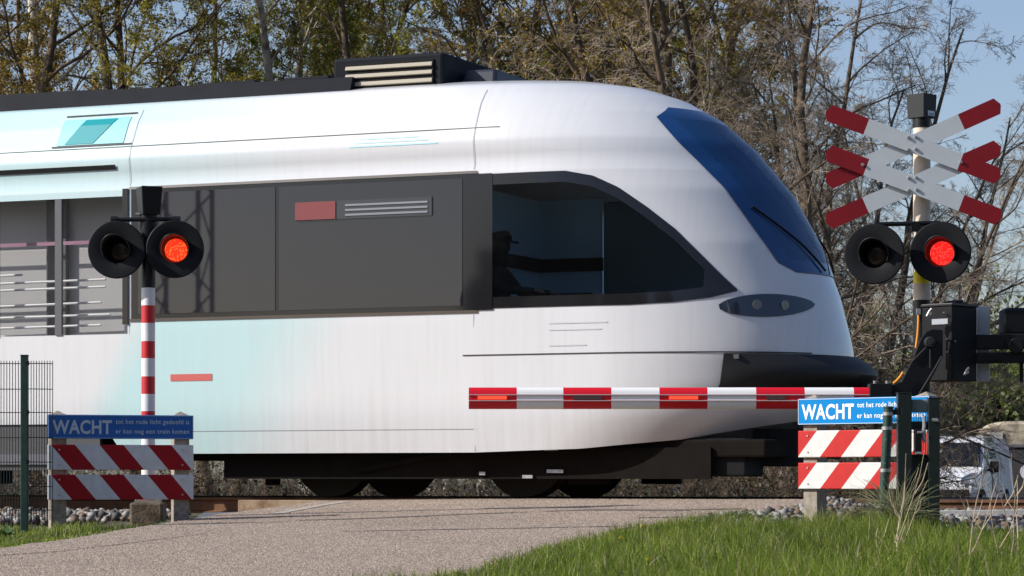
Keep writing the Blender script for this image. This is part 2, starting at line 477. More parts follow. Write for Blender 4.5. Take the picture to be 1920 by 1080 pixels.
# ballast bed beside the track
def stones(name, areas, n, seed, smin=0.018, smax=0.036):
    rng = np.random.default_rng(seed)
    base = np.array([(-1, -1, -1), (1, -1, -1), (1, 1, -1), (-1, 1, -1), (-1, -1, 1), (1, -1, 1), (1, 1, 1), (-1, 1, 1)], float)
    q = np.array([(0, 3, 2, 1), (4, 5, 6, 7), (0, 1, 5, 4), (1, 2, 6, 5), (2, 3, 7, 6), (3, 0, 4, 7)])
    V = []; Fq = []; mi = []
    cnt = 0
    for (s0, s1, d0, d1, share) in areas:
        for _ in range(int(n * share)):
            s = rng.uniform(s0, s1); w = rng.uniform(d0, d1) + 0.75
            x, y = from_track(s, w)
            if edge_x(L_EDGE, y) - 0.05 < x < edge_x(R_EDGE, y) + 0.1 and w > 0: continue
            z = float(z_off(x, y)) - 0.01 + rng.uniform(0, 0.045)
            sz = rng.uniform(smin, smax)
            p = base * rng.uniform(0.55, 1.25, (8, 3)) * sz * np.array([1.0, 0.9, 0.7])
            a, b_ = rng.uniform(0, 6.28, 2)
            ca, sa = math.cos(a), math.sin(a); cb, sb = math.cos(b_ * 0.3), math.sin(b_ * 0.3)
            p = p @ np.array([[ca, sa, 0], [-sa, ca, 0], [0, 0, 1]]) @ np.array([[1, 0, 0], [0, cb, sb], [0, -sb, cb]])
            V.append(p + np.array([x, y, z])); Fq.append(q + cnt * 8); mi += [int(rng.integers(0, 4))] * 6; cnt += 1
    ms = [mat('stone_grey', (0.22, 0.205, 0.19), 0.85, var=0.4, scale=20), mat('stone_pale', (0.34, 0.32, 0.30), 0.85, var=0.3, scale=20),
          mat('stone_brown', (0.20, 0.14, 0.10), 0.9, var=0.4, scale=20), mat('stone_dark', (0.10, 0.095, 0.09), 0.9, var=0.4, scale=20)]
    o = link(name, np_mesh(name, np.concatenate(V), np.concatenate(Fq), ms, mi)); tag(o, kind='stuff')
stones('ballast', [(-16, -5.5, 1.2, 5.4, 0.36), (0.2, 9, 0.15, 4.6, 0.46), (-16, 9, -1.3, -0.2, 0.1), (-16, 9, -3.2, -1.7, 0.08)], 13000, 3)

# rails
def rail(w, label):
    prof = [(-0.07, -0.16), (-0.07, -0.148), (-0.012, -0.13), (-0.010, -0.045), (-0.034, -0.035), (-0.036, -0.008), (-0.028, 0.0),
            (0.028, 0.0), (0.036, -0.008), (0.034, -0.035), (0.010, -0.045), (0.012, -0.13), (0.07, -0.148), (0.07, -0.16)]
    mb = MB(); rows = []
    for s in np.linspace(-70, 60, 40):
        rows.append([(s, -w + a, z) for a, z in prof])
    mb.grid(rows, mat=lambda i, j: 1 if j in (5, 6, 7) else 0)
    o = mb.build('rail', [rust, rail_top], normals=False)
    o.location = (O.x, O.y, 0); o.rotation_euler = (0, 0, -TH)
    tag(o, label, 'rail', 'the two rails of the track')
    # recalc
rail(0.7525, 'near rusty rail with dark worn head between road ramp and train wheels')
rail(-0.7525, 'far rail of the track behind the train wheels')

# concrete kerb blocks and grating at the ramp's left flank
def kerb():
    for i, (a, b_) in enumerate(((-5.62, -4.72), (-4.70, -3.9))):
        mb = MB(); x, y = from_track((a + b_) / 2, 0.98)
        mb.box((0, 0, 0), (b_ - a, 0.16, 0.14), m=0)
        o = mb.build('concrete_block', mat('rust_stained_concrete', (0.33, 0.24, 0.16), 0.92, color2=(0.16, 0.09, 0.05), scale=7, bump=0.003, bscale=60), bevel=0.008)
        o.location = (x, y, -0.10); o.rotation_euler = (0, 0, -TH)
        tag(o, ['rust stained concrete edge block lying beside the rail, left of its pair', 'rust stained concrete edge block running into the asphalt ramp, right of its pair'][i], 'concrete block', 'edge blocks along the rail')
    mb = MB()
    pts = [P(352, 986, 22.9), P(440, 984, 23.1), P(520, 962, 24.4), P(380, 966, 24.2)]
    a, b_, c, d = pts
    n = 26
    for k in range(n + 1):
        t = k / n
        p = a.lerp(b_, t); q = d.lerp(c, t)
        mb.tube([p + Vector((0, 0, .012)), q + Vector((0, 0, .012))], 0.005, n=4)
    for k in range(n + 1):
        t = k / n
        mb.tube([a.lerp(d, t) + Vector((0, 0, .016)), b_.lerp(c, t) + Vector((0, 0, .016))], 0.004, n=4)
    mb.face([p for p in pts])
    o = mb.build('steel_grating', galv, normals=False)
    tag(o, 'pale galvanised steel grating lying on the verge beside the road ramp', 'grating')
kerb()

# grey steel beam and cable trough at the right
def trough():
    for i, (pa, pb, Ya, Yb, h, lab) in enumerate((((1740, 966), (2100, 962), 22.9, 22.3, 0.075, 'grey steel beam running on stubs beside the rail, behind the gate posts'),
                                        ((1805, 992), (2100, 994), 21.4, 21.0, 0.035, 'low pale edging strip in front of the ballast at the right edge'))):
        a = P(*pa, Ya); b_ = P(*pb, Yb)
        mb = MB(); d = (b_ - a); L = d.length; rot = d.to_track_quat('X', 'Z').to_matrix()
        mb.box(a.lerp(b_, 0.5), (L, 0.06, h), rot)
        t = thing(['steel_beam', 'edging_strip'][i], lab, ['beam', 'edging'][i], (a.x, a.y, -0.25))
        mb.build(['beam', 'strip'][i], galv, t, bevel=0.004)
        if i == 0:
            for k, u in enumerate((0.03, 0.55, 0.95)):
                p = a.lerp(b_, u); q = MB(); q.box((p.x, p.y + 0.05, -0.2), (0.10, 0.12, 0.18)); q.build('support', black_matt, t, bevel=0.01)
        else:
            for u in (0.1, 0.9):
                p = a.lerp(b_, u); q = MB(); q.box((p.x, p.y, -0.27), (0.03, 0.03, 0.12)); q.build('support', galv, t)
trough()

# ------------------------------------------------------------------ the train
XN_Z = [0.30, 0.75, 1.00, 1.28, 1.45, 1.83, 2.28, 2.77, 3.21, 3.50, 3.68, 3.80, 3.88, 3.93]
XN_S = [-0.50, -0.05, 0.08, 0.12, 0.09, -0.01, -0.18, -0.45, -0.82, -1.15, -1.45, -1.78, -2.20, -3.00]
W_Z = [0.30, 0.75, 1.6, 2.95, 3.02, 3.22, 3.26, 3.36, 3.60, 3.80, 3.88, 3.93]
W_W = [1.37, 1.41, 1.42, 1.42, 1.395, 1.425, 1.42, 1.385, 1.26, 1.10, 0.80, 0.35]
def xn(z): return float(np.interp(z, XN_Z, XN_S))
def wd(z): return float(np.interp(z, W_Z, W_W))
def s0(z): return xn(z) - 1.95
PP, QQ = 2.15, 2.0
def side_w(s, z):
    a = s0(z); b_ = xn(z)
    if s <= a: return wd(z)
    t = min(1.0, (s - a) / (b_ - a))
    return wd(z) * max(0.0, 1 - t ** PP) ** (1 / QQ)
def on_nose(theta, z):
    """plan curve of the nose: theta 0 = near side, 90 = tip, 180 = far side"""
    a = s0(z); b_ = xn(z)
    t = abs(math.sin(R(theta))) ** (2 / PP) if PP != 2 else abs(math.sin(R(theta)))
    w = wd(z) * (1 - t ** PP) ** (1 / QQ)
    if theta > 90: w = -w
    return a + (b_ - a) * t, w
def zb(s):  # bottom edge of the white body along the train
    return float(np.interp(s, [-30, -6.9, -6.7, -3.0, -2.0, -1.2, -0.6, 0.0, 0.4], [0.70, 0.70, 0.41, 0.41, 0.44, 0.52, 0.66, 0.82, 0.88]))

paint = None
def train_paint():
    m = bpy.data.materials.new('train_livery_paint'); m.use_nodes = True; nt = m.node_tree; b = nt.nodes['Principled BSDF']
    b.inputs['Roughness'].default_value = 0.32; b.inputs['Coat Weight'].default_value = 0.6; b.inputs['Coat Roughness'].default_value = 0.08
    tc = nt.nodes.new('ShaderNodeTexCoord'); sp = nt.nodes.new('ShaderNodeSeparateXYZ'); nt.links.new(tc.outputs['Object'], sp.inputs[0])
    x, y, z = sp.outputs
    def ramp(f, stops):
        cr = nt.nodes.new('ShaderNodeValToRGB'); e = cr.color_ramp.elements
        while len(e) < len(stops): e.new(0.5)
        for el, (p, c) in zip(e, stops): el.position = p; el.color = (c, c, c, 1)
        nt.links.new(f, cr.inputs['Fac']); return cr.outputs['Color']
    def norm(v, a, b_):
        mr = nt.nodes.new('ShaderNodeMapRange'); mr.inputs[1].default_value = a; mr.inputs[2].default_value = b_; nt.links.new(v, mr.inputs[0]); return mr.outputs[0]
    white = (0.66, 0.675, 0.70); cyan = (0.44, 0.67, 0.69)
    xs = M_(nt, 'ADD', x, M_(nt, 'MULTIPLY', z, -0.55))
    low = M_(nt, 'LESS_THAN', z, 2.3)
    f1 = M_(nt, 'MULTIPLY', ramp(norm(xs, -8.4, -4.4), [(0.0, 0), (0.20, 0), (0.30, 1.0), (0.60, 0.9), (0.82, 0)]), low)
    f2 = M_(nt, 'MULTIPLY', ramp(norm(x, -9.0, -4.4), [(0.0, 1), (0.45, 0.75), (0.95, 0)]), M_(nt, 'GREATER_THAN', z, 2.3))
    f = M_(nt, 'MAXIMUM', f1, f2)
    # brown low on the nose: the ground's reflection put into the colour
    nz = nt.nodes.new('ShaderNodeTexNoise'); nz.inputs['Scale'].default_value = 1.2; nz.inputs['Detail'].default_value = 7
    mp = nt.nodes.new('ShaderNodeMapping'); mp.inputs['Scale'].default_value = (1, 1, 4); nt.links.new(tc.outputs['Object'], mp.inputs[0]); nt.links.new(mp.outputs[0], nz.inputs['Vector'])
    c = mixc(nt, f, white, cyan)
    d1 = M_(nt, 'MULTIPLY', M_(nt, 'MULTIPLY', norm(z, 0.95, 0.40), norm(x, -2.6, -0.4)), 0.75)
    d1 = M_(nt, 'MULTIPLY', d1, M_(nt, 'MULTIPLY_ADD', nz.outputs['Fac'], 0.8, 0.6))
    c = mixc(nt, d1, c, (0.24, 0.17, 0.12))
    nz2 = nt.nodes.new('ShaderNodeTexNoise'); nz2.inputs['Scale'].default_value = 2.5; nz2.inputs['Detail'].default_value = 6
    mp2 = nt.nodes.new('ShaderNodeMapping'); mp2.inputs['Scale'].default_value = (9, 1, 0.5); nt.links.new(tc.outputs['Object'], mp2.inputs[0]); nt.links.new(mp2.outputs[0], nz2.inputs['Vector'])
    c = mixc(nt, M_(nt, 'MULTIPLY', nz.outputs['Fac'], 0.14), c, (0.55, 0.52, 0.49))
    c = mixc(nt, M_(nt, 'MULTIPLY', M_(nt, 'POWER', nz2.outputs['Fac'], 3.0), 0.5), c, (0.46, 0.44, 0.42))
    c = mixc(nt, M_(nt, 'MULTIPLY', M_(nt, 'MULTIPLY', norm(z, 1.0, 0.42), nz2.outputs['Fac']), 0.30), c, (0.36, 0.31, 0.27))
    nt.links.new(c, b.inputs['Base Color'])
    return m
paint = train_paint()
def glassy(name, c, rough=0.03, spec=0.5):
    m = mat(name, c, rough); m.node_tree.nodes['Principled BSDF'].inputs['Specular IOR Level'].default_value = spec; return m
glass_dark = glassy('dark_tinted_glass', (0.018, 0.018, 0.023), 0.015, 0.65)
glass_edge = glassy('black_glass_border', (0.012, 0.012, 0.014), 0.1)
screen_m = glassy('windscreen_glass', (0.010, 0.030, 0.070), 0.04, 0.8)
def see_glass(name, tint, mixf, base=(0.02, 0.022, 0.024)):
    m = bpy.data.materials.new(name); m.use_nodes = True; nt = m.node_tree; b = nt.nodes['Principled BSDF']
    b.inputs['Base Color'].default_value = (*base, 1); b.inputs['Roughness'].default_value = 0.03
    tr = nt.nodes.new('ShaderNodeBsdfTransparent'); tr.inputs['Color'].default_value = (*tint, 1)
    mx = nt.nodes.new('ShaderNodeMixShader'); mx.inputs['Fac'].default_value = mixf
    nt.links.new(b.outputs[0], mx.inputs[1]); nt.links.new(tr.outputs[0], mx.inputs[2]); nt.links.new(mx.outputs[0], nt.nodes['Material Output'].inputs['Surface'])
    return m
cab_glass = see_glass('cab_side_glass', (0.92, 0.96, 0.98), 0.92)
door_glass = see_glass('door_glass', (0.92, 0.92, 0.92), 0.9)

train = thing('passenger_train', 'white diesel train with pale cyan panels and dark window band passing over the crossing', 'train', (O.x, O.y, 0), rz=-TH, world_mesh=False)

REAR = -17.0
CW0, CW1 = -2.95, -0.60
def cab_top(s): return float(np.interp(s, [-9, -2.1, -1.85, -1.62, -1.38, -1.12, -0.88, -0.72, -0.6], [2.93, 2.93, 2.88, 2.77, 2.60, 2.39, 2.14, 1.97, 1.85]))
def cab_bot(s): return float(np.interp(s, [-9, -1.5, -1.1, -0.8, -0.6], [1.71, 1.715, 1.735, 1.775, 1.835]))
BAY0, BAY1, BAYB, BAYT = -10.6, -6.62, 1.56, 2.88     # glazed door bay
def screen_th(z):
    return float(np.interp(z, [2.02, 2.10, 2.3, 2.8, 3.2, 3.45, 3.56], [68, 61, 58, 54, 51, 53, 64]))
def hull():
    zs = np.unique(np.concatenate([np.linspace(0.41, 1.56, 16), np.arange(1.56, 2.96, 0.035), [1.71, 2.88, 2.93, 2.95, 3.02, 3.12, 3.22, 3.26, 3.30, 3.36], np.linspace(3.4, 3.93, 22)]))
    ss = list(np.unique(np.concatenate([[REAR, -14, -12, BAY0, BAY1, -6.9, -6.7, -9, -8, -5.5], np.arange(-5.0, -1.5, 0.04)])))
    thetas = list(np.linspace(2, 178, 89))
    rows = []; meta = []
    for z in zs:
        row = []; mrow = []
        def zz(s):
            k = zb(s); return k + (z - 0.41) * (3.93 - k) / (3.93 - 0.41) if z < 1.5 and k != 0.41 else z
        def adj(s):
            k = zb(s)
            if z >= 1.3: return z
            return k + (z - 0.41) * (1.3 - k) / (1.3 - 0.41)
        lim = s0(z)
        col = []
        for s in ss:
            sv = s if s < lim else None
            col.append(sv)
        # sides: clamp columns that would pass the start of the rounding, spread evenly
        for i, s in enumerate(ss):
            q = s
            if s > -5.0: q = -5.0 + (s + 5.0) * (lim + 5.0) / (ss[-1] + 5.0)
            za = adj(q); row.append((q, -wd(za), za)); mrow.append(q)
        for th in thetas:
            a, w = on_nose(th, z); za = adj(a)
            if za != z: a, w = on_nose(th, za)
            row.append((a, -w, za)); mrow.append(a)
        for i in range(len(ss) - 1, -1, -1):
            q = row[i][0]; za = adj(q); row.append((q, wd(za), za)); mrow.append(q)
        rows.append(row); meta.append(mrow)
    ncol = len(rows[0])
    def skip(i, j):
        a = rows[i][j]; b_ = rows[i + 1][j + 1]; c = rows[i + 1][j]; e = rows[i][j + 1]
        n0 = len(ss)
        if n0 <= j < n0 + len(thetas) - 1:
            t0_, t1_ = thetas[j - n0], thetas[j - n0 + 1]; zl, zh = min(a[2], e[2]), max(b_[2], c[2])
            if zl > 2.10 and zh < 3.46 and t0_ > screen_th(zl) + 4 and t1_ < 180 - screen_th(zl) - 4: return True
        smin, smax = min(a[0], b_[0], c[0], e[0]), max(a[0], b_[0], c[0], e[0]); zmin, zmax = min(a[2], e[2]), max(b_[2], c[2])
        if a[1] < 0 and smin >= BAY0 - 1e-4 and smax <= BAY1 + 1e-4 and zmin >= BAYB - 1e-4 and zmax <= BAYT + 1e-4: return True
        if smin > CW0 + 0.01 and smax < CW1 - 0.10 and zmin > max(cab_bot(smin), cab_bot(smax)) + 0.005 and zmax < min(cab_top(smin), cab_top(smax)) - 0.005: return True
        return False
    mb = MB(); mb.grid(rows, skip=skip)
    top = rows[-1]; mb.face(top)
    mb.face([r[0] for r in rows] + [r[-1] for r in reversed(rows)])
    mb.build('body', paint, train, smooth=True, normals=False)
hull()

def side_panel(name, s0_, s1_, zlo, zhi, m, off=0.006, n=None, k=4, parent=None, border=0.0, mborder=None, near=True):
    """a sheet that follows the body side between two curves"""
    fl = zlo if callable(zlo) else (lambda s: zlo); fh = zhi if callable(zhi) else (lambda s: zhi)
    n = n or max(2, int((s1_ - s0_) / 0.06)); mb = MB()
    G = []
    fr = [0.0, 0.5, 1.0] if not border else None
    for i in range(n + 1):
        s = s0_ + (s1_ - s0_) * i / n; a, b_ = fl(s), fh(s); col = []
        zs = [a + (b_ - a) * j / k for j in range(k + 1)]
        if border:
            bo = min(border, (b_ - a) * 0.49); zs = [a] + [a + bo + (b_ - a - 2 * bo) * j / k for j in range(0, k + 1)] + [b_]
        for z in zs:
            col.append((s, -(side_w(s, z) + off) * (1 if near else -1), z))
        G.append(col)
    nj = len(G[0]); mats = [m, mborder or m]
    mb.grid(G, mat=(lambda i, j: 1 if (border and (j == 0 or j == nj - 2 or G[i][0][0] - s0_ < border - 1e-6 or s1_ - G[i + 1][0][0] < border * 2.4 - 1e-6)) else 0))
    return mb.build(name, mats, parent or train, smooth=True, normals=False)

# passenger windows: one flush dark band, then each pane with its frame
side_panel('window_band', -6.58, CW0, 1.70, 2.94, glass_edge, off=0.004, n=8)
for a, b_ in ((-6.50, -5.02), (-4.98, -3.10)):
    side_panel('window', a, b_, 1.745, 2.90, glass_dark, off=0.009, n=6)
cw = side_panel('cab_window', CW0, CW1, cab_bot, cab_top, cab_glass, off=0.007, n=80, k=16, border=0.10, mborder=glass_edge)
cf = side_panel('cab_window', CW0, CW1, cab_bot, cab_top, cab_glass, off=0.007, n=80, k=16, border=0.10, mborder=glass_edge, near=False)
# cab window rubber, door outline and pillar
side_panel('window_pillar', -2.99, -2.80, 1.70, 2.935, glass_edge, off=0.012, n=3)
# upper gutter line, sill line, lower seam
seam = mat('dark_seam', (0.03, 0.028, 0.028), 0.6)
side_panel('roof_seam', -16.8, -2.75, 3.355, 3.363, seam, off=0.004, n=20, k=1)
side_panel('body_seam', -3.1, -0.05, 1.285, 1.297, seam, off=0.004, n=70, k=1)
side_panel('window_sill', -6.6, CW0, 1.675, 1.70, mat('sill_bronze', (0.08, 0.06, 0.045), 0.4), off=0.010, n=6, k=1)
side_panel('window_sill', -6.6, CW0, 2.94, 2.965, mat('sill_top_bronze', (0.07, 0.06, 0.05), 0.4), off=0.010, n=6, k=1)
side_panel('gutter', -16.8, -6.75, 3.14, 3.185, black_matt, off=0.012, n=6, k=1)
for s_ in (-2.99, -6.60, -11.2):
    side_panel('panel_joint', s_ - 0.003, s_ + 0.003, 0.42, 1.66, mat('panel_joint', (0.30, 0.31, 0.33), 0.6), off=0.003, n=1, k=1)
    side_panel('panel_joint', s_ - 0.003, s_ + 0.003, 2.98, 3.74, mat('panel_joint', (0.30, 0.31, 0.33), 0.6), off=0.006, n=1, k=30)
side_panel('panel_joint', -6.6, -3.0, 0.62, 0.625, mat('panel_joint', (0.30, 0.31, 0.33), 0.6), off=0.003, n=4, k=1)
# red emblem strip, pale blue lettering block and number strips
side_panel('red_marking', -6.15, -5.70, 1.10, 1.165, mat('red_marking', (0.55, 0.12, 0.10), 0.4), off=0.004, n=4, k=1)
for i in range(3):
    side_panel('blue_marking', -4.25 + 0.05 * i, -3.35 - 0.1 * i, 3.22 - 0.0 + 0.035 * i - 0.0 + 0.01, 3.242 + 0.035 * i, mat('pale_blue_marking', (0.42, 0.70, 0.78), 0.4), off=0.004, n=4, k=1)
for z in (1.50, 1.56, 1.36):
    side_panel('grey_marking', -2.25, -1.95 + (z - 1.3), z, z + 0.012, mat('grey_marking', (0.55, 0.57, 0.60), 0.4), off=0.004, n=4, k=1)
# destination display behind the second pane's top
dsp = MB()
dsp.box((-4.10, -1.436, 2.66), (1.40, 0.010, 0.17))
dsp = dsp.build('destination_display', mat('display_glass', (0.05, 0.053, 0.06), 0.3), train)
q = MB(); q.box((-4.59, -1.444, 2.66), (0.42, 0.008, 0.165)); q.build('red_line_plate', mat('display_red', (0.20, 0.032, 0.036), 0.5), dsp)
q = MB()
for k in range(3): q.box((-3.86, -1.444, 2.61 + 0.045 * k), (0.84, 0.006, 0.018))
q.build('display_line', mat('display_light', (0.22, 0.235, 0.27), 0.5), dsp)
dsp.parent = train
# teal hatch high on the side
hatch = side_panel('hatch', -7.45, -6.70, 3.40, 3.67, mat('teal_panel', (0.30, 0.62, 0.65), 0.3), off=0.006, n=6, k=4)
mbh = MB(); G = []
for i in range(9):
    t = i / 8; z = 3.41 + 0.25 * t
    G.append([(-7.36 + 0.16 * t, -(wd(z) + 0.011), z), (-7.04 + 0.20 * t, -(wd(z) + 0.011), z)])
mbh.grid(G); o = mbh.build('teal_stripe', mat('deep_teal', (0.0, 0.27, 0.30), 0.35), hatch, normals=False)
side_panel('hatch_shadow_gap', -7.50, -6.60, 3.38, 3.395, seam, off=0.008, n=4, k=1)
side_panel('hatch_shadow_gap', -7.45, -6.65, 3.70, 3.715, seam, off=0.008, n=4, k=1)

# windscreen wrapping round the nose
def screen():
    mb = MB(); G = []
    n = 40
    for i in range(n + 1):
        z = 2.02 + (3.56 - 2.02) * i / n
        th0 = screen_th(z)
        row = []
        for j in range(41):
            th = th0 + (180 - 2 * th0) * j / 40
            a, w = on_nose(th, z)
            nx, ny = math.sin(R(th)), -math.cos(R(th))
            row.append((a + nx * 0.008, -w + ny * 0.008, z + 0.004))
        G.append(row)
    mb.grid(G, mat=lambda i, j: 1 if (i < 3 or i > n - 4 or j < 4 or j > 35) else 0)
    ws = mb.build('windscreen', [see_glass('windscreen_glass', (0.42, 0.60, 0.85), 0.50, (0.012, 0.10, 0.30)), glassy('windscreen_border', (0.008, 0.055, 0.18), 0.05, 0.6)], train, smooth=True, normals=False)
    for sgn in (-1, 1):
        w_ = MB(); pts = []
        for k in range(10):
            t = k / 9; th = 90 + sgn * (5 + 25 * t); z = 2.06 + 0.55 * t; a, w = on_nose(th, z); pts.append((a + 0.035, -w, z))
        w_.tube(pts, 0.010, n=6); w_.build('wiper', black_matt, ws)
screen()
# headlights
def headlights():
    for sgn in (1, -1):
        mb = MB(); G = []
        for i in range(9):
            row = []
            for j in range(25):
                t = j / 24
                th = 36 + 36 * t
                c = 1.69 + 0.05 * t; h = 0.10 * math.sin(math.pi * min(1, max(0.02, t ** 0.8))) ** 0.6 + 0.002
                z = c - h + 2 * h * i / 8
                a, w = on_nose(th, z); row.append((a + 0.007 * math.sin(R(th)), (-w - 0.007 * math.cos(R(th))) * sgn, z))
            G.append(row)
        mb.grid(G); h = mb.build('headlight', glassy('headlight_cover', (0.02, 0.03, 0.05), 0.05, 0.8), train, smooth=True, normals=False)
        for th in (48, 58):
            a, w = on_nose(th, 1.72)
            b2 = MB(); nrm = Vector((math.sin(R(th)), -math.cos(R(th)) * sgn, 0)); p = Vector((a, -w * sgn, 1.715))
            b2.tube([p + nrm * 0.004, p + nrm * 0.016], 0.045, n=20)
            b2.build('lens', mat('headlight_lens', (0.10, 0.11, 0.13), 0.15, metal=0.4), h)
headlights()
# black bumper and coupler cover at the nose
def bumper():
    mb = MB(); G = []
    for i in range(9):
        z = 0.93 + 0.35 * i / 8; row = []
        for j in range(49):
            th = 34 + 112 * j / 48
            a, w = on_nose(th, z); bulge = 0.035 + 0.22 * math.sin(math.pi * i / 8) * max(0, math.sin(R((th - 34) / 112 * 180))) ** 0.8
            row.append((a + bulge * math.sin(R(th)), -w - bulge * math.cos(R(th)) * 0.5, z))
        G.append(row)
    mb.grid(G); mb.build('bumper', mat('black_bumper', (0.008, 0.008, 0.009), 0.6), train, smooth=True, normals=False)
    c = MB(); c.tube([(-0.2, 0, 0.86), (0.32, 0, 0.86)], 0.13, n=16); c.box((0.36, 0, 0.87), (0.12, 0.34, 0.30)); c.build('coupler', black_matt, train, bevel=0.01)
    c = MB()
    for k in range(12):
        th0 = 52 + 76 * k / 12; th1 = 52 + 76 * (k + 1) / 12
        q = []
        for th, z in ((th0, 0.28), (th1, 0.28), (th1, 0.62), (th0, 0.62)):
            a, w = on_nose(th, 0.75); q.append((a - 0.12, -w * 0.85, z))
        c.face(q)
    c.build('obstacle_deflector', black_matt, train, normals=False)
bumper()

# glazed door bay: panes, posts, and what stands behind them
def bay():
    side = 1.42
    for a, b_ in ((-10.55, -9.35), (-9.27, -8.15), (-8.07, -7.42), (-7.36, -6.66)):
        w_ = MB(); w_.box(((a + b_) / 2, -side, (BAYB + BAYT) / 2), (b_ - a, 0.012, BAYT - BAYB - 0.03)); w_.build('window', door_glass, train)
    for a in (-9.31, -8.11, -7.39):
        f = MB(); f.box((a, -side + 0.002, (BAYB + BAYT) / 2), (0.075, 0.03, BAYT - BAYB)); f.build('window_frame', mat('grey_window_post', (0.10, 0.10, 0.11), 0.4), train)
    f = MB(); f.box((-6.64, -side, 2.3), (0.06, 0.03, 1.30)); f.build('window_frame', glass_edge, train)
    interior = MB()
    interior.box((-8.6, -0.2, 1.2), (4.6, 2.2, 0.04)); interior.box((-8.6, 0.1, 2.97), (4.6, 2.3, 0.03)); 
    interior.box((-8.6, -1.02, 2.1), (4.4, 0.03, 1.7)); interior.box((-6.4, -0.6, 2.1), (0.04, 1.5, 1.7)); interior.box((-10.7, -0.6, 2.1), (0.04, 1.5, 1.7))
    it = interior.build('vestibule', mat('vestibule_lining', (0.60, 0.60, 0.60), 0.6), train)
    for a, wdt in ((-8.92, 0.28), (-7.62, 0.22), (-9.8, 0.3)):
        d = MB(); d.box((a, -1.08, 2.2), (wdt, 0.06, 1.5)); d.build('partition', mat('partition_grey', (0.16, 0.155, 0.165), 0.6), it)
    rails_ = [(-9.9, -7.9, 2.17), (-9.4, -6.95, 2.10), (-9.7, -6.95, 2.03), (-8.6, -7.0, 1.88), (-9.8, -6.9, 1.76), (-9.4, -7.0, 1.66)]
    for a, b_, z in rails_:
        r_ = MB(); r_.tube([(a, -1.28, z - 0.02), (b_, -1.28, z)], 0.012, n=8); r_.build('handrail', mat('white_handrail', (0.85, 0.85, 0.87), 0.35), it)
    r_ = MB(); r_.box((-8.7, -1.22, 2.47), (3.6, 0.01, 0.035)); r_.build('pink_strip', mat('pink_strip', (0.55, 0.30, 0.42), 0.5), it)
bay()

# cab interior seen through its side window
def cab_inside():
    c = MB()
    c.box((-2.0, 0, 1.25), (2.9, 2.3, 0.04)); 
    cc = MB(); cc.box((-2.7, 0, 3.12), (1.6, 1.7, 0.03))
    it = c.build('cab_lining', mat('cab_lining_dark', (0.05, 0.055, 0.06), 0.7), train)
    cc.build('ceiling', mat('cab_ceiling', (0.6, 0.62, 0.64), 0.6), it)
    bl = mat('blue_cab_wall', (0.50, 0.76, 0.92), 0.6)
    b2 = MB(); b2.box((-3.50, 0.25, 2.1), (0.04, 2.2, 1.7)); b2.box((-3.15, 1.30, 2.1), (0.70, 0.03, 1.7)); b2.build('rear_wall', bl, it)
    b2 = MB(); b2.box((-3.46, 0.25, 2.30), (0.04, 2.2, 0.13)); b2.box((-3.15, 1.27, 2.30), (0.72, 0.03, 0.13)); b2.build('wall_rail', black_matt, it)
    b2 = MB(); b2.box((-3.15, 1.26, 2.0), (0.5, 0.02, 0.04)); b2.build('grab_rail', mat('grab_rail_bronze', (0.12, 0.09, 0.07), 0.5), it)
    d = MB(); d.box((-1.35, 0, 1.52), (0.8, 1.7, 0.36), taper=0.8); d.box((-1.25, -0.3, 1.80), (0.08, 0.5, 0.2)); d.build('driver_desk', mat('desk_dark_green', (0.035, 0.05, 0.048), 0.6), it, bevel=0.02)
    p = MB(); p.box((-2.08, 1.28, 2.15), (1.4, 0.03, 1.5)); p.build('far_cab_panel', mat('cab_panel_green', (0.16, 0.23, 0.235), 0.6), it)
cab_inside()

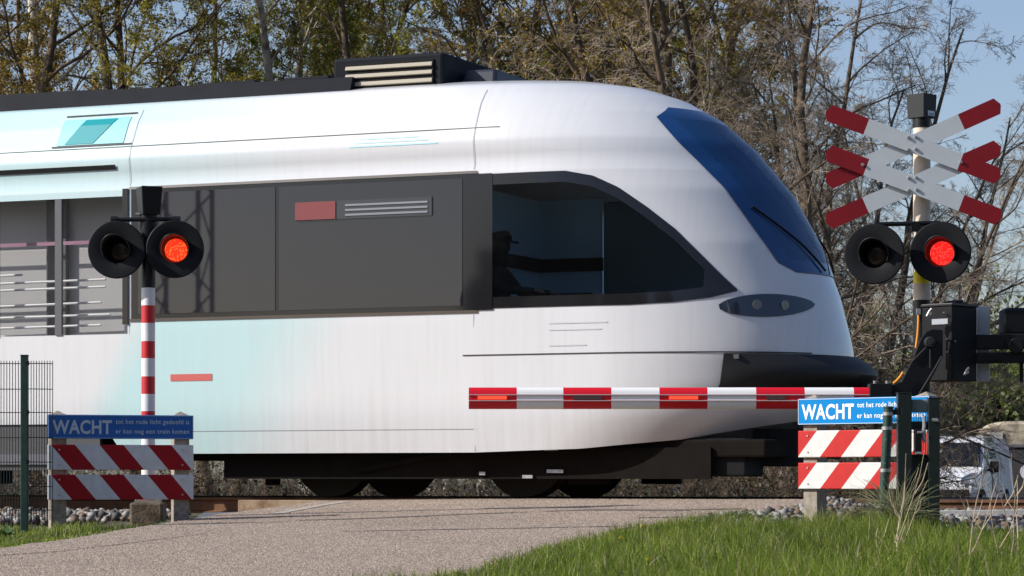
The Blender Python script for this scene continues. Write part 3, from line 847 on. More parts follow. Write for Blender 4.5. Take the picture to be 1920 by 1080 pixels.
# driver's seat (part of the train) and the driver
def driver():
    st = MB(); st.box((-3.06, -0.72, 1.62), (0.46, 0.46, 0.10)); st.box((-3.28, -0.72, 2.02), (0.10, 0.46, 0.75)); st.box((-3.26, -0.72, 2.49), (0.09, 0.28, 0.18)); st.tube([(-3.09, -0.72, 1.27), (-3.09, -0.72, 1.6)], 0.06)
    st.build('driver_seat', black_matt, train, bevel=0.03)
    t = thing('person', 'train driver in dark clothing and peaked cap seated in the cab', 'person', (*from_track(-3.06, 0.72), 1.27), rz=-TH, world_mesh=False)
    oz = -1.27
    # skeleton: one vertex per joint, local frame of the train shifted to the seat
    J = [(-0.02, 0, 1.72), (-0.04, 0, 1.90), (-0.02, 0, 2.06), (-0.01, 0, 2.17), (0.01, 0, 2.25), (0.03, 0, 2.34), (0.02, 0, 2.42),      # pelvis..crown 0-6
         (-0.01, -0.17, 2.10), (0.12, -0.24, 1.92), (0.36, -0.20, 1.90), (0.46, -0.18, 1.90),                                   # near arm 7-10
         (-0.01, 0.17, 2.10), (0.12, 0.24, 1.92), (0.36, 0.20, 1.90), (0.46, 0.18, 1.90),                                       # far arm 11-14
         (0.10, -0.10, 1.70), (0.46, -0.12, 1.70), (0.50, -0.12, 1.36), (0.66, -0.12, 1.31),                                    # near leg 15-18
         (0.10, 0.10, 1.70), (0.46, 0.12, 1.70), (0.50, 0.12, 1.36), (0.66, 0.12, 1.31),                                        # far leg 19-22
         (0.135, 0, 2.325)]                                                                                                      # nose
    E = [(0, 1), (1, 2), (2, 3), (3, 4), (4, 5), (5, 6), (2, 7), (7, 8), (8, 9), (9, 10), (2, 11), (11, 12), (12, 13), (13, 14), (0, 15), (15, 16), (16, 17), (17, 18), (0, 19), (19, 20), (20, 21), (21, 22), (5, 23)]
    rad = [.14, .135, .13, .06, .07, .10, .07, .065, .05, .035, .03, .065, .05, .035, .03, .10, .075, .05, .045, .10, .075, .05, .045, .018]
    me = bpy.data.meshes.new('body'); me.from_pydata([(x, y, z + oz) for x, y, z in J], E, [])
    o = bpy.data.objects.new('body', me); COL.objects.link(o); o.parent = t
    sk = o.modifiers.new('skin', 'SKIN')
    for i, sv in enumerate(me.skin_vertices[0].data): sv.radius = (rad[i], rad[i])
    me.skin_vertices[0].data[0].use_root = True
    ss_ = o.modifiers.new('sub', 'SUBSURF'); ss_.levels = 2; ss_.render_levels = 2
    me.materials.append(mat('dark_uniform', (0.012, 0.012, 0.014), 0.8))
    for sgn in (-1, 1):
        for f in range(5):
            h = MB(); y = sgn * 0.18 + (f - 2) * 0.018; L = [0.05, 0.075, 0.08, 0.075, 0.06][f]
            h.tube([(0.47, y, 1.90 + oz), (0.47 + L * 0.6, y, 1.90 + oz), (0.47 + L, y, 1.875 + oz)], [0.010, 0.009, 0.006], n=8)
            h.build('finger', mat('driver_skin', (0.20, 0.11, 0.08), 0.6), t, smooth=True)
    cp = MB(); 
    cp.tube([(0.02, 0, 2.37 + oz), (0.02, 0, 2.41 + oz), (0.01, 0, 2.46 + oz)], [0.112, 0.118, 0.09], n=20)
    cp.prism([(0.08, -0.09, 2.375 + oz), (0.19, -0.06, 2.355 + oz), (0.21, 0, 2.35 + oz), (0.19, 0.06, 2.355 + oz), (0.08, 0.09, 2.375 + oz)], (0, 0, 0.02))
    cp.build('peaked_cap', black_matt, t, smooth=True)
driver()

# underside: bogie, wheels, skirts
under = mat('grimy_underframe', (0.010, 0.0075, 0.006), 0.9, var=0.4, scale=6, spec=0.15)
def underneath():
    u = MB(); u.box((-4.0, 0, 0.44), (7.4, 2.3, 0.16)); u.box((-11.9, 0, 0.50), (8.8, 2.5, 0.40)); u.build('underframe', under, train, bevel=0.02)
    sk = MB(); sk.box((-3.25, -1.16, 0.31), (4.9, 0.05, 0.28)); sk.build('side_shield', under, train)
    sk = MB(); sk.box((-11.9, -1.36, 0.48), (9.9, 0.05, 0.45)); sk.build('skirt', mat('dark_skirt', (0.05, 0.05, 0.055), 0.5), train)
    sk = MB(); sk.box((-11.9, -1.385, 0.36), (9.9, 0.05, 0.10)); sk.build('skirt_rail', mat('grey_skirt', (0.11, 0.11, 0.13), 0.5), train)
    for wc in (-4.75, -2.75, -10.4, -12.4):
        for sg in (-1, 1):
            w_ = MB(); w_.tube([(wc, sg * 0.69, 0.43), (wc, sg * 0.72, 0.43), (wc, sg * 0.72, 0.43), (wc, sg * 0.80, 0.43)], [0.455, 0.455, 0.43, 0.425], n=48)
            w_.tube([(wc, sg * 0.80, 0.43), (wc, sg * 0.84, 0.43)], 0.12, n=20)
            w_.build('wheel', mat('wheel_steel', (0.012, 0.009, 0.008), 0.8), train, smooth=True)
        ax = MB(); ax.tube([(wc, -1.0, 0.43), (wc, 1.0, 0.43)], 0.08, n=12); ax.build('axle', under, train)
    for bc in (-3.75, -11.4):
        b_ = MB()
        for sg in (-1, 1):
            b_.box((bc, sg * 1.02, 0.46), (2.9, 0.14, 0.20)); b_.box((bc - 1.0, sg * 1.04, 0.40), (0.34, 0.2, 0.28)); b_.box((bc + 1.0, sg * 1.04, 0.40), (0.34, 0.2, 0.28))
            b_.box((bc, sg * 1.0, 0.30), (1.1, 0.2, 0.22)); b_.tube([(bc - 0.5, sg * 1.18, 0.25), (bc + 0.45, sg * 1.18, 0.42)], 0.04)
            b_.box((bc - 1.55, sg * 0.95, 0.22), (0.12, 0.1, 0.22)); b_.box((bc + 1.7, sg * 0.95, 0.2), (0.4, 0.1, 0.16))
        b_.box((bc, 0, 0.45), (1.2, 2.0, 0.25)); b_.box((bc, sg * 1.08, 0.33), (2.6, 0.08, 0.20)); b_.box((bc, -1.08, 0.33), (2.6, 0.08, 0.22))
        b_.box((bc + 1.9, -0.9, 0.34), (1.3, 0.3, 0.30)); b_.box((bc - 1.75, -0.9, 0.36), (0.5, 0.3, 0.24))
        b_.build('bogie', under, train, bevel=0.015)
    e = MB(); e.box((-1.35, -0.85, 0.36), (1.7, 0.5, 0.34)); e.build('equipment_box', black_matt, train, bevel=0.02)
    for x, z, w_ in ((-2.32, 0.44, 0.13), (-2.28, 0.24, 0.16), (-2.55, 0.19, 0.10), (-3.0, 0.22, 0.06)):
        t_ = MB(); t_.box((x, -1.20, z), (w_, 0.02, 0.03)); t_.build('metal_tag', galv, train)
underneath()

# roof gear
roof_dark = mat('roof_dark_grey', (0.010, 0.012, 0.018), 0.7, spec=0.12, var=0.3, scale=4)
def roof():
    f = MB(); G = []
    for i in range(21):
        s = -16.5 + i * (16.5 - 4.45) / 20
        lift = float(np.interp(s, [-16.5, -7.6, -6.9, -4.4], [0.14, 0.14, 0.12, 0.10]))
        G.append([(s, -1.02, 3.80), (s, -0.95, 3.86 + lift), (s, 0.95, 3.86 + lift), (s, 1.02, 3.80)])
    f.grid(G); f.face(G[-1]); f.face(G[0]); f.build('roof_fairing', roof_dark, train, normals=False)
    u = MB(); u.box((-4.12, 0, 3.965), (1.15, 1.75, 0.38)); 
    un = u.build('air_conditioner', roof_dark, train, bevel=0.03)
    g = MB(); g.box((-4.10, -0.885, 3.965), (0.92, 0.012, 0.26)); gr = g.build('grille', black_matt, un)
    for k in range(3):
        l = MB(); l.box((-4.10, -0.897, 3.895 + 0.075 * k), (0.90, 0.02, 0.036), Matrix.Rotation(R(-20), 3, 'X')); l.build('louvre', mat('beige_louvre', (0.33, 0.295, 0.22), 0.6), gr)
    u = MB(); u.box((-3.34, 0, 3.92), (0.40, 1.2, 0.22), taper=0.8); u.build('roof_box', mat('roof_navy', (0.012, 0.016, 0.028), 0.5), train, bevel=0.03)
    for a, w_ in ((-6.0, 0.7), (-5.1, 0.5)):
        u = MB(); u.box((a, 0, 4.0), (w_, 1.3, 0.08)); u.build('roof_box', roof_dark, train, bevel=0.02)
roof()

# ------------------------------------------------------------------ warning signs on concrete posts
def fit_text(txt, width, height, bold=0.0, space=1.0):
    cu = bpy.data.curves.new('lettering', 'FONT'); cu.body = txt; cu.size = 1.0; cu.offset = bold; cu.space_character = space
    cu.resolution_u = 3
    o = bpy.data.objects.new('tmp', cu); COL.objects.link(o)
    bpy.context.view_layer.update()
    dg = bpy.context.evaluated_depsgraph_get()
    me = bpy.data.meshes.new_from_object(o.evaluated_get(dg))
    bpy.data.objects.remove(o)
    co = np.zeros(len(me.vertices) * 3); me.vertices.foreach_get('co', co); co = co.reshape(-1, 3)
    mn, mx = co.min(0), co.max(0)
    co2 = np.zeros_like(co)
    co2[:, 0] = (co[:, 0] - mn[0]) / (mx[0] - mn[0]) * width
    co2[:, 2] = (co[:, 1] - (0 if height[1] is None else 0)) * height[0]
    me.vertices.foreach_set('co', co2.ravel()); me.update()
    return me

def warning_sign(px0, px1, tops, Yc, rz, label, blue, letter, stripe, base_py, group):
    """tops: (y0, y1) in the photo of each plate; rz: how far the plates are turned"""
    pxm = (px0 + px1) / 2
    c = P(pxm, base_py, Yc)
    t = thing('warning_sign', label, 'sign', (c.x, c.y, c.z), group, rz=rz, world_mesh=False)
    k = F / Yc
    W = 1.165
    def zz(py): return HC + (HORIZON - py) / k - c.z
    # posts
    for sx in (-1, 1):
        pw = 0.125; x = sx * (W / 2 - pw * 0.72)
        ztop = zz(tops[0][0]) - 0.0
        m = MB(); m.box((x, 0.095, (ztop - 0.25) / 2 + 0.0), (pw, pw, ztop + 0.25))
        b0 = len(m.v)
        h = ztop
        q = [(x - pw / 2, 0.095 - pw / 2, h + 0.0), (x + pw / 2, 0.095 - pw / 2, h), (x + pw / 2, 0.095 + pw / 2, h), (x - pw / 2, 0.095 + pw / 2, h)]
        for i in range(4): m.face([q[i], q[(i + 1) % 4], (x, 0.095, h + 0.035)])
        m.build('concrete_post', concrete, t, bevel=0.004)
    plates = []
    for i, (y0, y1) in enumerate(tops):
        za, zb_ = zz(y1), zz(y0)
        m = MB(); m.box((0, 0, 0), (W, 0.022, zb_ - za))
        p = m.build(['text_plate', 'striped_plate', 'striped_plate'][i], blue if i == 0 else stripe, t, bevel=0.006)
        p.location = (0, 0.012, (za + zb_) / 2)
        plates.append(p)
        hgt = zb_ - za
        for sx in (-1, 1):
            for sz in ((-1, 1) if i else (-1,)):
                q = MB(); bx_ = sx * (W / 2 - 0.09); q.tube([(bx_, -0.009, sz * hgt * 0.30), (bx_, -0.018, sz * hgt * 0.30)], [0.008, 0.006], n=10)
                if i: q.build('bolt', bolt_m, p, smooth=True)
        if i == 0:
            bm_ = MB(); e = 0.006; bw = 0.005
            for (cx, cz, dx, dz) in ((0, hgt / 2 - e, W - 2 * e, bw), (0, -hgt / 2 + e, W - 2 * e, bw), (-W / 2 + e, 0, bw, hgt - 2 * e - bw), (W / 2 - e, 0, bw, hgt - 2 * e - bw)):
                bm_.box((cx, -0.0125, cz), (dx, 0.003, dz))
            bm_.build('border', mat('sign_border', tuple(min(1, x * 0.55 + y * 0.45) for x, y in zip(letter[0], (0.02, 0.25, 0.5))), 0.5), p)
            lm = mat('sign_lettering', letter[0], 0.5)
            def put(txt, x, zc, w, h, bold, sp_):
                me = fit_text(txt, w, (h, None), bold, sp_); me.materials.clear(); me.materials.append(lm)
                o = link('lettering', me, p); o.location = (x, -0.0128, zc)
            put('WACHT', -W / 2 + 0.035, -hgt * 0.28, W * 0.405, hgt * 0.78, 0.028, 1.05)
            xs = -W / 2 + 0.035 + W * 0.405 + 0.03; wr = W / 2 - 0.035 - xs
            put('tot het rode licht gedoofd is', xs, hgt * 0.13, wr, hgt * 0.27, 0.012, 1.1)
            put('er kan nog een trein komen', xs, -hgt * 0.27, wr, hgt * 0.27, 0.012, 1.1)
    return t
blue_l = mat('sign_blue_shaded', (0.0, 0.10, 0.40), 0.45, var=0.08, scale=4)  # deeper blue, the left board's shade mixed into the colour
blue_r = mat('sign_blue_sunlit', (0.0, 0.20, 0.52), 0.7, spec=0.15, var=0.05, scale=4)  # lighter blue, sunlight on the right board mixed into the colour
warning_sign(98, 357, ((778, 823), (834, 881), (890, 937)), 22.6, R(18), 'shaded blue WACHT board above two striped planks left of the road', blue_l, ((0.42, 0.52, 0.60),),  # dimmer lettering and stripe red carry the shade in their colour
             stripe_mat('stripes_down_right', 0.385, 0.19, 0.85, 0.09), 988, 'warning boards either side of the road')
warning_sign(1503, 1731, ((745, 795), (806, 857), (867, 917)), 20.8, R(-42), 'sunlit blue WACHT board above two striped planks in the grass right of the road', blue_r, ((0.82, 0.84, 0.86),),  # paler lettering and brighter stripe red carry the sunlight in their colour
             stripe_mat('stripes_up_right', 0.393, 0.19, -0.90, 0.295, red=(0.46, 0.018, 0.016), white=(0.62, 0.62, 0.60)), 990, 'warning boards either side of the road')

# ------------------------------------------------------------------ lamps
def lamp(root, px, py, Y, r, lit, face=0.0, lens_r=None, tiltx=0.0):
    """round black backboard with hooded lens, facing the camera turned by `face` to the left"""
    c = P(px, py, Y)
    rot = Matrix.Rotation(-face, 3, 'Z')
    fw = rot @ Vector((0, -1, 0)); rt = rot @ Vector((1, 0, 0))
    lens_r = lens_r or r * 0.39
    b_ = MB(); n = 56
    ring = lambda rr, d: [tuple(c + fw * d + (rt * math.cos(2 * math.pi * k / n) + Vector((0, 0, 1)) * math.sin(2 * math.pi * k / n)) * rr) for k in range(n)]
    rings = [ring(lens_r * 1.02, -0.125), ring(lens_r * 1.22, 0.0), ring(r * 0.5, 0.003), ring(r * 0.97, 0.003), ring(r, -0.004), ring(r, -0.022), ring(r * 0.55, -0.022), ring(r * 0.5, -0.14), ring(lens_r * 0.2, -0.15)]
    b0 = len(b_.v)
    for rg in rings: b_.v += rg
    for i in range(len(rings) - 1):
        for k in range(n):
            k2 = (k + 1) % n; b_.f.append((b0 + i * n + k, b0 + i * n + k2, b0 + (i + 1) * n + k2, b0 + (i + 1) * n + k)); b_.m.append(0)
    board = b_.build('backboard', mat('backboard_black', (0.006, 0.007, 0.009), 0.6, spec=0.2), root, smooth=True)
    l = MB(); l.tube([c - fw * 0.12, c - fw * 0.10, c - fw * 0.096, c - fw * 0.094], [lens_r, lens_r, lens_r * 0.9, lens_r * 0.45], n=40)
    ln = l.build('lens', lit or lens_off, root, smooth=True)
    h = MB(); rows = []
    for d, k in ((0.0, 1.0), (0.06, 1.02), (0.13, 1.05)):
        row = []
        for a in range(0, 29):
            ang = R(-30 + 240 * a / 28)
            cut = max(0.25, math.sin(max(0.0, min(math.pi, (ang + R(30)) / R(240) * math.pi)))) if d > 0 else 1
            row.append(tuple(c + fw * (d * cut) + (rt * math.cos(ang) + Vector((0, 0, 1)) * math.sin(ang)) * lens_r * 1.23 * k))
        rows.append(row)
    h.grid(rows)
    hd = h.build('hood', mat('hood_black', (0.03, 0.03, 0.032), 0.5), root, smooth=True, normals=False)
    hd.modifiers.new('solid', 'SOLIDIFY').thickness = 0.004

# left warning post
def left_post():
    Y = 23.2; k = F / Y
    base = P(278, 985, Y)
    t = thing('warning_lamp_post', 'red and white banded lamp post left of the road, right lamp glowing red', 'warning light', (base.x, base.y, base.z), 'crossing lights on posts')
    x = base.x
    Z = lambda py: HC + (HORIZON - py) / k
    # concrete foot
    f = MB(); f.box((x, Y, (Z(942) + Z(1000)) / 2), (0.27, 0.27, Z(942) - Z(1000))); f.build('concrete_foot', concrete_dark, t, bevel=0.02)
    f = MB(); f.box((x, Y, Z(942) + 0.01), (0.20, 0.20, 0.02)); 
    for a in (-1, 1):
        for b_ in (-1, 1): f.tube([(x + a * .085, Y + b_ * .085, Z(942)), (x + a * .085, Y + b_ * .085, Z(942) + 0.05)], 0.012, n=8)
    f.build('base_plate', bolt_m, t)
    # bands
    r = 0.056
    ed = [540, 573, 606, 640, 672, 706, 739, 771, 804, 837, 870, 903, 938]
    for i in range(len(ed) - 1):
        m = MB(); m.tube([(x, Y, Z(ed[i + 1])), (x, Y, Z(ed[i]))], r, n=28, cap=False); m.build('pole_band', white_p if i % 2 == 0 else red_p, t, smooth=True)
    m = MB(); m.tube([(x, Y, Z(540)), (x, Y, Z(360))], r * 0.985, n=28); m.build('pole', black, t, smooth=True)
    m = MB(); m.tube([(x, Y, Z(445)), (x, Y, Z(395))], r * 1.35, n=24); m.build('collar', black, t, smooth=True)
    # bell box on top, tapering down
    b_ = MB(); zt, zb_ = Z(351), Z(404)
    rot = Matrix.Rotation(R(20), 3, 'Z'); b_.box((x + 0.008, Y, (zt + zb_) / 2), (0.145, 0.18, zt - zb_), rot, taper=1.22); b_.build('bell_box', black, t, bevel=0.008)
    b_ = MB(); b_.tube([P(213, 412, Y - 0.06), P(334, 411, Y - 0.06)], 0.018, n=12); b_.tube([P(213, 412, Y - 0.06) + Vector((-0.02, 0, -0.0)), P(213, 412, Y - 0.06) + Vector((0.03, 0, 0))], 0.03, n=12); b_.tube([P(325, 412, Y - 0.06), P(338, 412, Y - 0.06)], 0.03, n=12)
    b_.build('crossbar', black, t, smooth=True)
    s_ = MB(); s_.tube([P(254, 401, Y - .05), P(262, 403, Y - .05)], 0.012, n=8); s_.build('wing_screw', bolt_m, t)
    lamp(t, 218, 468, Y - 0.10, 54 / k, None, face=R(4))
    lamp(t, 328, 467, Y - 0.11, 54 / k, led_left, face=R(-2))
left_post()

# right warning post with double crossbucks
def right_post():
    Y = 22.0; k = F / Y
    x = (1728.5 - 960) / F * Y
    Z = lambda py: HC + (HORIZON - py) / k
    t = thing('crossing_sign_post', 'beige post carrying two red tipped crosses and a pair of lamps, right of the road', 'warning light', (x, Y, -0.22), 'crossing lights on posts')
    r = 16.2 / k
    for nm, a, b_, m_ in (('pole', 510, 232, beige_pole), ('yellow_band', 532, 510, yellow_p), ('lower_pole', 563, 532, beige_pole), ('pole_base', 960, 563, black)):
        m = MB(); m.tube([(x, Y, Z(a)), (x, Y, Z(b_))], r * (1.0 if nm != 'pole_base' else 1.02), n=36, cap=False); m.build(nm, m_, t, smooth=True)
    m = MB(); m.tube([(x, Y, Z(240)), (x, Y, Z(220))], r * 1.05, n=28); m.build('cap_collar', black, t, smooth=True)
    b_ = MB(); rot = Matrix.Rotation(R(45), 3, 'Z'); b_.box((x - 0.002, Y, Z(200)), (0.155, 0.155, 45 / k), rot, taper=1.08)
    bb = b_.build('bell_box', mat('bell_box_grey', (0.020, 0.021, 0.024), 0.6, spec=0.3), t, bevel=0.004)
    # small label on the right face of the box
    q = MB(); nrm = Vector((math.sin(R(45)), -math.cos(R(45)), 0)); tn = Vector((math.cos(R(45)), math.sin(R(45)), 0))
    c = Vector((x, Y, Z(214))) + nrm * 0.0815 + tn * 0.012
    q.box(c, (0.085, 0.002, 0.038), Matrix.Rotation(R(45), 3, 'Z')); lb = q.build('type_label', mat('label_white', (0.6, 0.65, 0.7), 0.5), t)
    q = MB(); q.box(c + nrm * 0.002 + Vector((0, 0, -0.006)), (0.06, 0.002, 0.014), Matrix.Rotation(R(45), 3, 'Z')); q.build('label_bar', mat('label_blue', (0.12, 0.28, 0.5), 0.5), t)
    grey = mat('cross_white', (0.62, 0.66, 0.68), 0.5, var=0.06, scale=6); redx = mat('cross_red', (0.26, 0.003, 0.009), 0.5, var=0.15, scale=5)
    Yf = Y - 0.13
    def plank(a, b_, depth):
        a = P(*a, depth); b_ = P(*b_, depth); d = (b_ - a); L = d.length; u = d.normalized(); v = Vector((-u.z, 0, u.x)); hw = 15.8 / k
        def quad(s0_, s1_, clip0=False, clip1=False):
            pts = []
            cl = 0.030
            def pt(s, w): return a + u * s + v * w
            if clip0: pts += [pt(s0_, -hw * 0.12), pt(s0_ + cl, -hw)]
            else: pts += [pt(s0_, -hw)]
            if clip1: pts += [pt(s1_ - cl, -hw), pt(s1_, -hw * 0.12), pt(s1_, hw * 0.12), pt(s1_ - cl, hw)]
            else: pts += [pt(s1_, -hw), pt(s1_, hw)]
            if clip0: pts += [pt(s0_ + cl, hw), pt(s0_, hw * 0.12)]
            else: pts += [pt(s0_, hw)]
            return pts
        rl = 80 / k
        for nm, q_, m_ in (('cross_plank', quad(rl, L - rl), grey),):
            m = MB(); m.prism(q_, (0, 0.008, 0)); pl = m.build(nm, m_, t)
        for q_ in (quad(0, rl, clip0=True), quad(L - rl, L, clip1=True)):
            m = MB(); m.prism(q_, (0, 0.008, 0)); o = m.build('red_tip', redx, t)
    plank((1549, 209), (1876, 332), Yf - 0.02)
    plank((1549, 342), (1876, 196), Yf)
    plank((1549, 285), (1878, 409), Yf - 0.02)
    plank((1549, 417), (1876, 275), Yf)
    for px, py in ((1703, 258), (1717, 257), (1703, 281), (1717, 280), (1704, 334), (1718, 333), (1704, 357), (1719, 356), (1618, 309), (1802, 304)):
        p = P(px, py, Yf - 0.02); m = MB(); m.tube([p, p + Vector((0, -0.010, 0))], [0.014, 0.011], n=12); m.build('bolt', bolt_m, t, smooth=True)
    for py in (269, 345):
        m = MB(); p = P(1722, py, Y - 0.07); m.box((p.x, p.y - 0.01, p.z), (0.12, 0.09, 0.05)); m.build('bracket', galv, t)
    m = MB(); m.tube([P(1640, 421, Y - 0.1), P(1763, 418, Y - 0.1)], 0.018, n=12); m.box(P(1716, 426, Y - 0.09), (0.07, 0.08, 0.07)); m.build('crossbar', black, t)
    lamp(t, 1639, 476, Y - 0.24, 56 / k, None, face=R(16))
    lamp(t, 1763, 473, Y - 0.22, 57 / k, led_right, face=R(16))
right_post()

# ------------------------------------------------------------------ barrier
def barrier():
    Y = 21.6; k = F / Y
    t = thing('crossing_barrier', 'lowered red and white barrier boom with black drive housing, in front of the train', 'barrier', (*P(1775, 960, Y).xy, -0.22))
    r = 20.3 / k
    # boom: rounded flat section, one mesh per colour band
    def prof(xx):
        pts = []
        for i in range(24):
            a = 2 * math.pi * i / 24
            pts.append((xx, Y + 0.045 * math.cos(a) * (1.0), P(0, 746.8, Y).z + r * math.copysign(abs(math.sin(a)) ** 0.75, math.sin(a))))
        return pts
    edges = [879, 969, 1056, 1146, 1236, 1326, 1417, 1508, 1600, 1634]
    for i in range(len(edges) - 1):
        m = MB(); a = (edges[i] - 960) / k; b_ = (edges[i + 1] - 960) / k
        pa, pb = prof(a), prof(b_); m.grid([pa + [pa[0]], pb + [pb[0]]])
        if i == 0: m.face(pa)
        m.build('boom_section', [mat('boom_red', (0.62, 0.006, 0.018), 0.35), mat('boom_white', (0.78, 0.78, 0.79), 0.35)][i % 2], t, smooth=True)
    ch = MB()
    for py in (740.5, 751.5):
        ch.box(((edges[0] + edges[-1]) / 2 / k - 960 / k, Y - 0.048, P(0, py, Y).z), ((edges[-1] - edges[0]) / k, 0.012, 0.006))
    ch.build('boom_channel', mat('channel_grey', (0.55, 0.45, 0.46), 0.5), t)
    for (a, b_, on) in ((896, 950, 1), (1074, 1128, 0), (1254, 1308, 1), (1436, 1470, 0)):
        m = MB(); m.box((((a + b_) / 2 - 960) / k, Y - 0.050, P(0, 746, Y).z), ((b_ - a) / k, 0.012, 0.026)); m.build('boom_lamp', lamp_strip if on else lamp_strip_off, t)
    # clamp at the boom's root
    c = MB(); a = P(1631, 719, Y - 0.08); b_ = P(1673, 775, Y - 0.08)
    c.box(((a.x + b_.x) / 2, Y, (a.z + b_.z) / 2), (b_.x - a.x, 0.16, a.z - b_.z)); c.build('boom_clamp', black, t, bevel=0.006)
    for px in (1640, 1663):
        m = MB(); p = P(px, 717, Y - 0.06); m.tube([p + Vector((0, 0, -0.01)), p + Vector((0, 0, 0.012))], 0.011, n=8); m.build('bolt', bolt_m, t)
    # swan neck arm
    out = [(1672, 722), (1690, 716), (1712, 672), (1726, 636), (1736, 622), (1748, 617), (1768, 618), (1768, 668), (1752, 700), (1728, 742), (1716, 770), (1672, 772)]
    m = MB(); m.prism([P(px, py, Y - 0.06) for px, py in out], (0, 0.035, 0)); m.build('swing_arm', black, t, bevel=0.006)
    m = MB(); m.tube([P(1711, 677, Y - 0.07), P(1736, 652, Y - 0.07)], 0.006, n=8); m.tube([P(1744, 690, Y - 0.07), P(1744, 655, Y - 0.07)], 0.006, n=8)
    m.tube([P(1766, 668, Y - 0.07), P(1752, 692, Y - 0.07), P(1724, 738, Y - 0.07)], 0.006, n=8)
    m.build('arm_rib', dark_grey, t)
    m = MB(); p = P(1743, 642, Y - 0.06); m.tube([p, p + Vector((0, -0.06, 0))], [0.045, 0.035], n=20); m.tube([p + Vector((0, -0.06, 0)), p + Vector((0, -0.08, 0))], 0.02, n=6); m.build('pivot', dark_grey, t)
    # housing: seen on its corner
    hz0, hz1 = P(0, 715, Y + 0.15).z, P(0, 576, Y + 0.15).z
    yaw = R(-44)
    hc = P(1780, 645, Y + 0.20)
    ht = MB(); ht.box((hc.x, hc.y, (hz0 + hz1) / 2), (0.31, 0.29, hz1 - hz0), Matrix.Rotation(-yaw, 3, 'Z'))
    hs = ht.build('drive_housing', mat('housing_black', (0.007, 0.008, 0.010), 0.55, spec=0.15, var=0.2, scale=8), t, bevel=0.008)
    lid = MB(); lid.box((hc.x, hc.y, hz1 + 0.012), (0.33, 0.31, 0.024), Matrix.Rotation(-yaw, 3, 'Z')); lid.build('housing_lid', black, t, bevel=0.006)
    fl = Matrix.Rotation(-yaw, 3, 'Z')
    fn = fl @ Vector((-0.0, -1, 0)); ft = fl @ Vector((1, 0, 0)) # right face normal
    ln = fl @ Vector((-1, 0, 0)); lt = fl @ Vector((0, -1, 0))
    lp = MB(); c = hc + ln * 0.158 + lt * 0.03; c.z = P(0, 602, Y).z; lp.box(c, (0.003, 0.15, 0.042), fl); lp.build('type_label', mat('label_pale', (0.30, 0.33, 0.37), 0.5), t)
    for px, py, dx in ((1743, 588, 0), (1813, 698, 0)):
        p = P(px, py, Y - 0.03); h = MB(); h.tube([p + Vector((-0.02, 0, -0.02)), p + Vector((0.0, -0.01, 0.02)), p + Vector((0.015, -0.01, 0.035))], 0.010, n=8); h.tube([p + Vector((0, 0.03, 0)), p + Vector((0, -0.02, 0))], 0.014, n=10); h.build('latch', bolt_m, t)
    for px, py in ((1769, 586), (1775, 636), (1776, 660), (1790, 640)):
        p = P(px, py, Y + 0.02); h = MB(); h.tube([p, p + Vector((0, -0.03, 0))], 0.006, n=8); h.build('bolt', bolt_m, t)
    m = MB(); 
    for px, py, s_ in ((1775, 570, 0.05), (1796, 568, 0.06), (1788, 571, 0.11), (1806, 571, 0.05)):
        p = P(px, py, Y + 0.15); m.box(p, (s_, 0.06, 0.035))
    m.tube([P(1775, 566, Y + .15), P(1806, 564, Y + .15)], 0.01, n=8)
    m.build('hinge', black, t, bevel=0.004)
    # pale cover behind
    m = MB(); p = P(1841, 645, Y + 0.42); m.box(p, (0.10, 0.16, 0.58)); m.build('rear_cover', mat('pale_cover', (0.50, 0.52, 0.55), 0.5), t, bevel=0.01)
    # counterweight beams to the right
    for py, h in ((642, 0.115), (672, 0.085)):
        m = MB(); a = P(1800, py, Y + 0.25); b_ = P(2120, py - 4, Y + 0.1); d = b_ - a
        m.box(a.lerp(b_, .5), (d.length, 0.05, h), d.to_track_quat('X', 'Z').to_matrix()); m.build('counterweight_arm', black, t, bevel=0.008)
    m = MB(); m.box(P(1905, 645, Y + 0.18), (0.17, 0.10, 0.07)); m.tube([P(1905, 648, Y + 0.1), P(1905, 648, Y + 0.2)], 0.06, n=20); m.tube([P(1853, 672, Y + .15), P(1860, 673, Y + .15), P(1880, 673, Y + .15)], 0.008); m.build('arm_clamp', black, t, bevel=0.01)
    m = MB(); m.box(P(1914, 604, Y + 0.35), (0.30, 0.25, 0.19)); m.box(P(1914, 582, Y + 0.35), (0.27, 0.22, 0.03)); m.build('junction_box', black, t, bevel=0.012)
    m = MB(); m.box(P(1915, 692, Y + 0.3), (0.025, 0.02, 0.2)); m.build('strut', black, t)
    # pedestal
    m = MB(); m.box((P(1748, 800, Y + 0.3).x, Y + 0.3, 0.27), (0.10, 0.12, 1.0)); m.build('pedestal', black, t, bevel=0.01)
    # orange cable
    m = MB(); m.tube([P(px, py, Y - 0.02) for px, py in ((1722, 588), (1722, 602), (1721, 622), (1719, 640), (1717, 652))], 0.008, n=8); m.tube([P(px, py, Y - 0.09) for px, py in ((1693, 698), (1688, 706), (1681, 714), (1675, 719))], 0.009, n=8); m.build('orange_cable', orange_c, t, smooth=True)
    m = MB(); m.box(P(1722, 584, Y - 0.02), (0.03, 0.03, 0.045)); m.build('cable_plug', galv, t)
barrier()

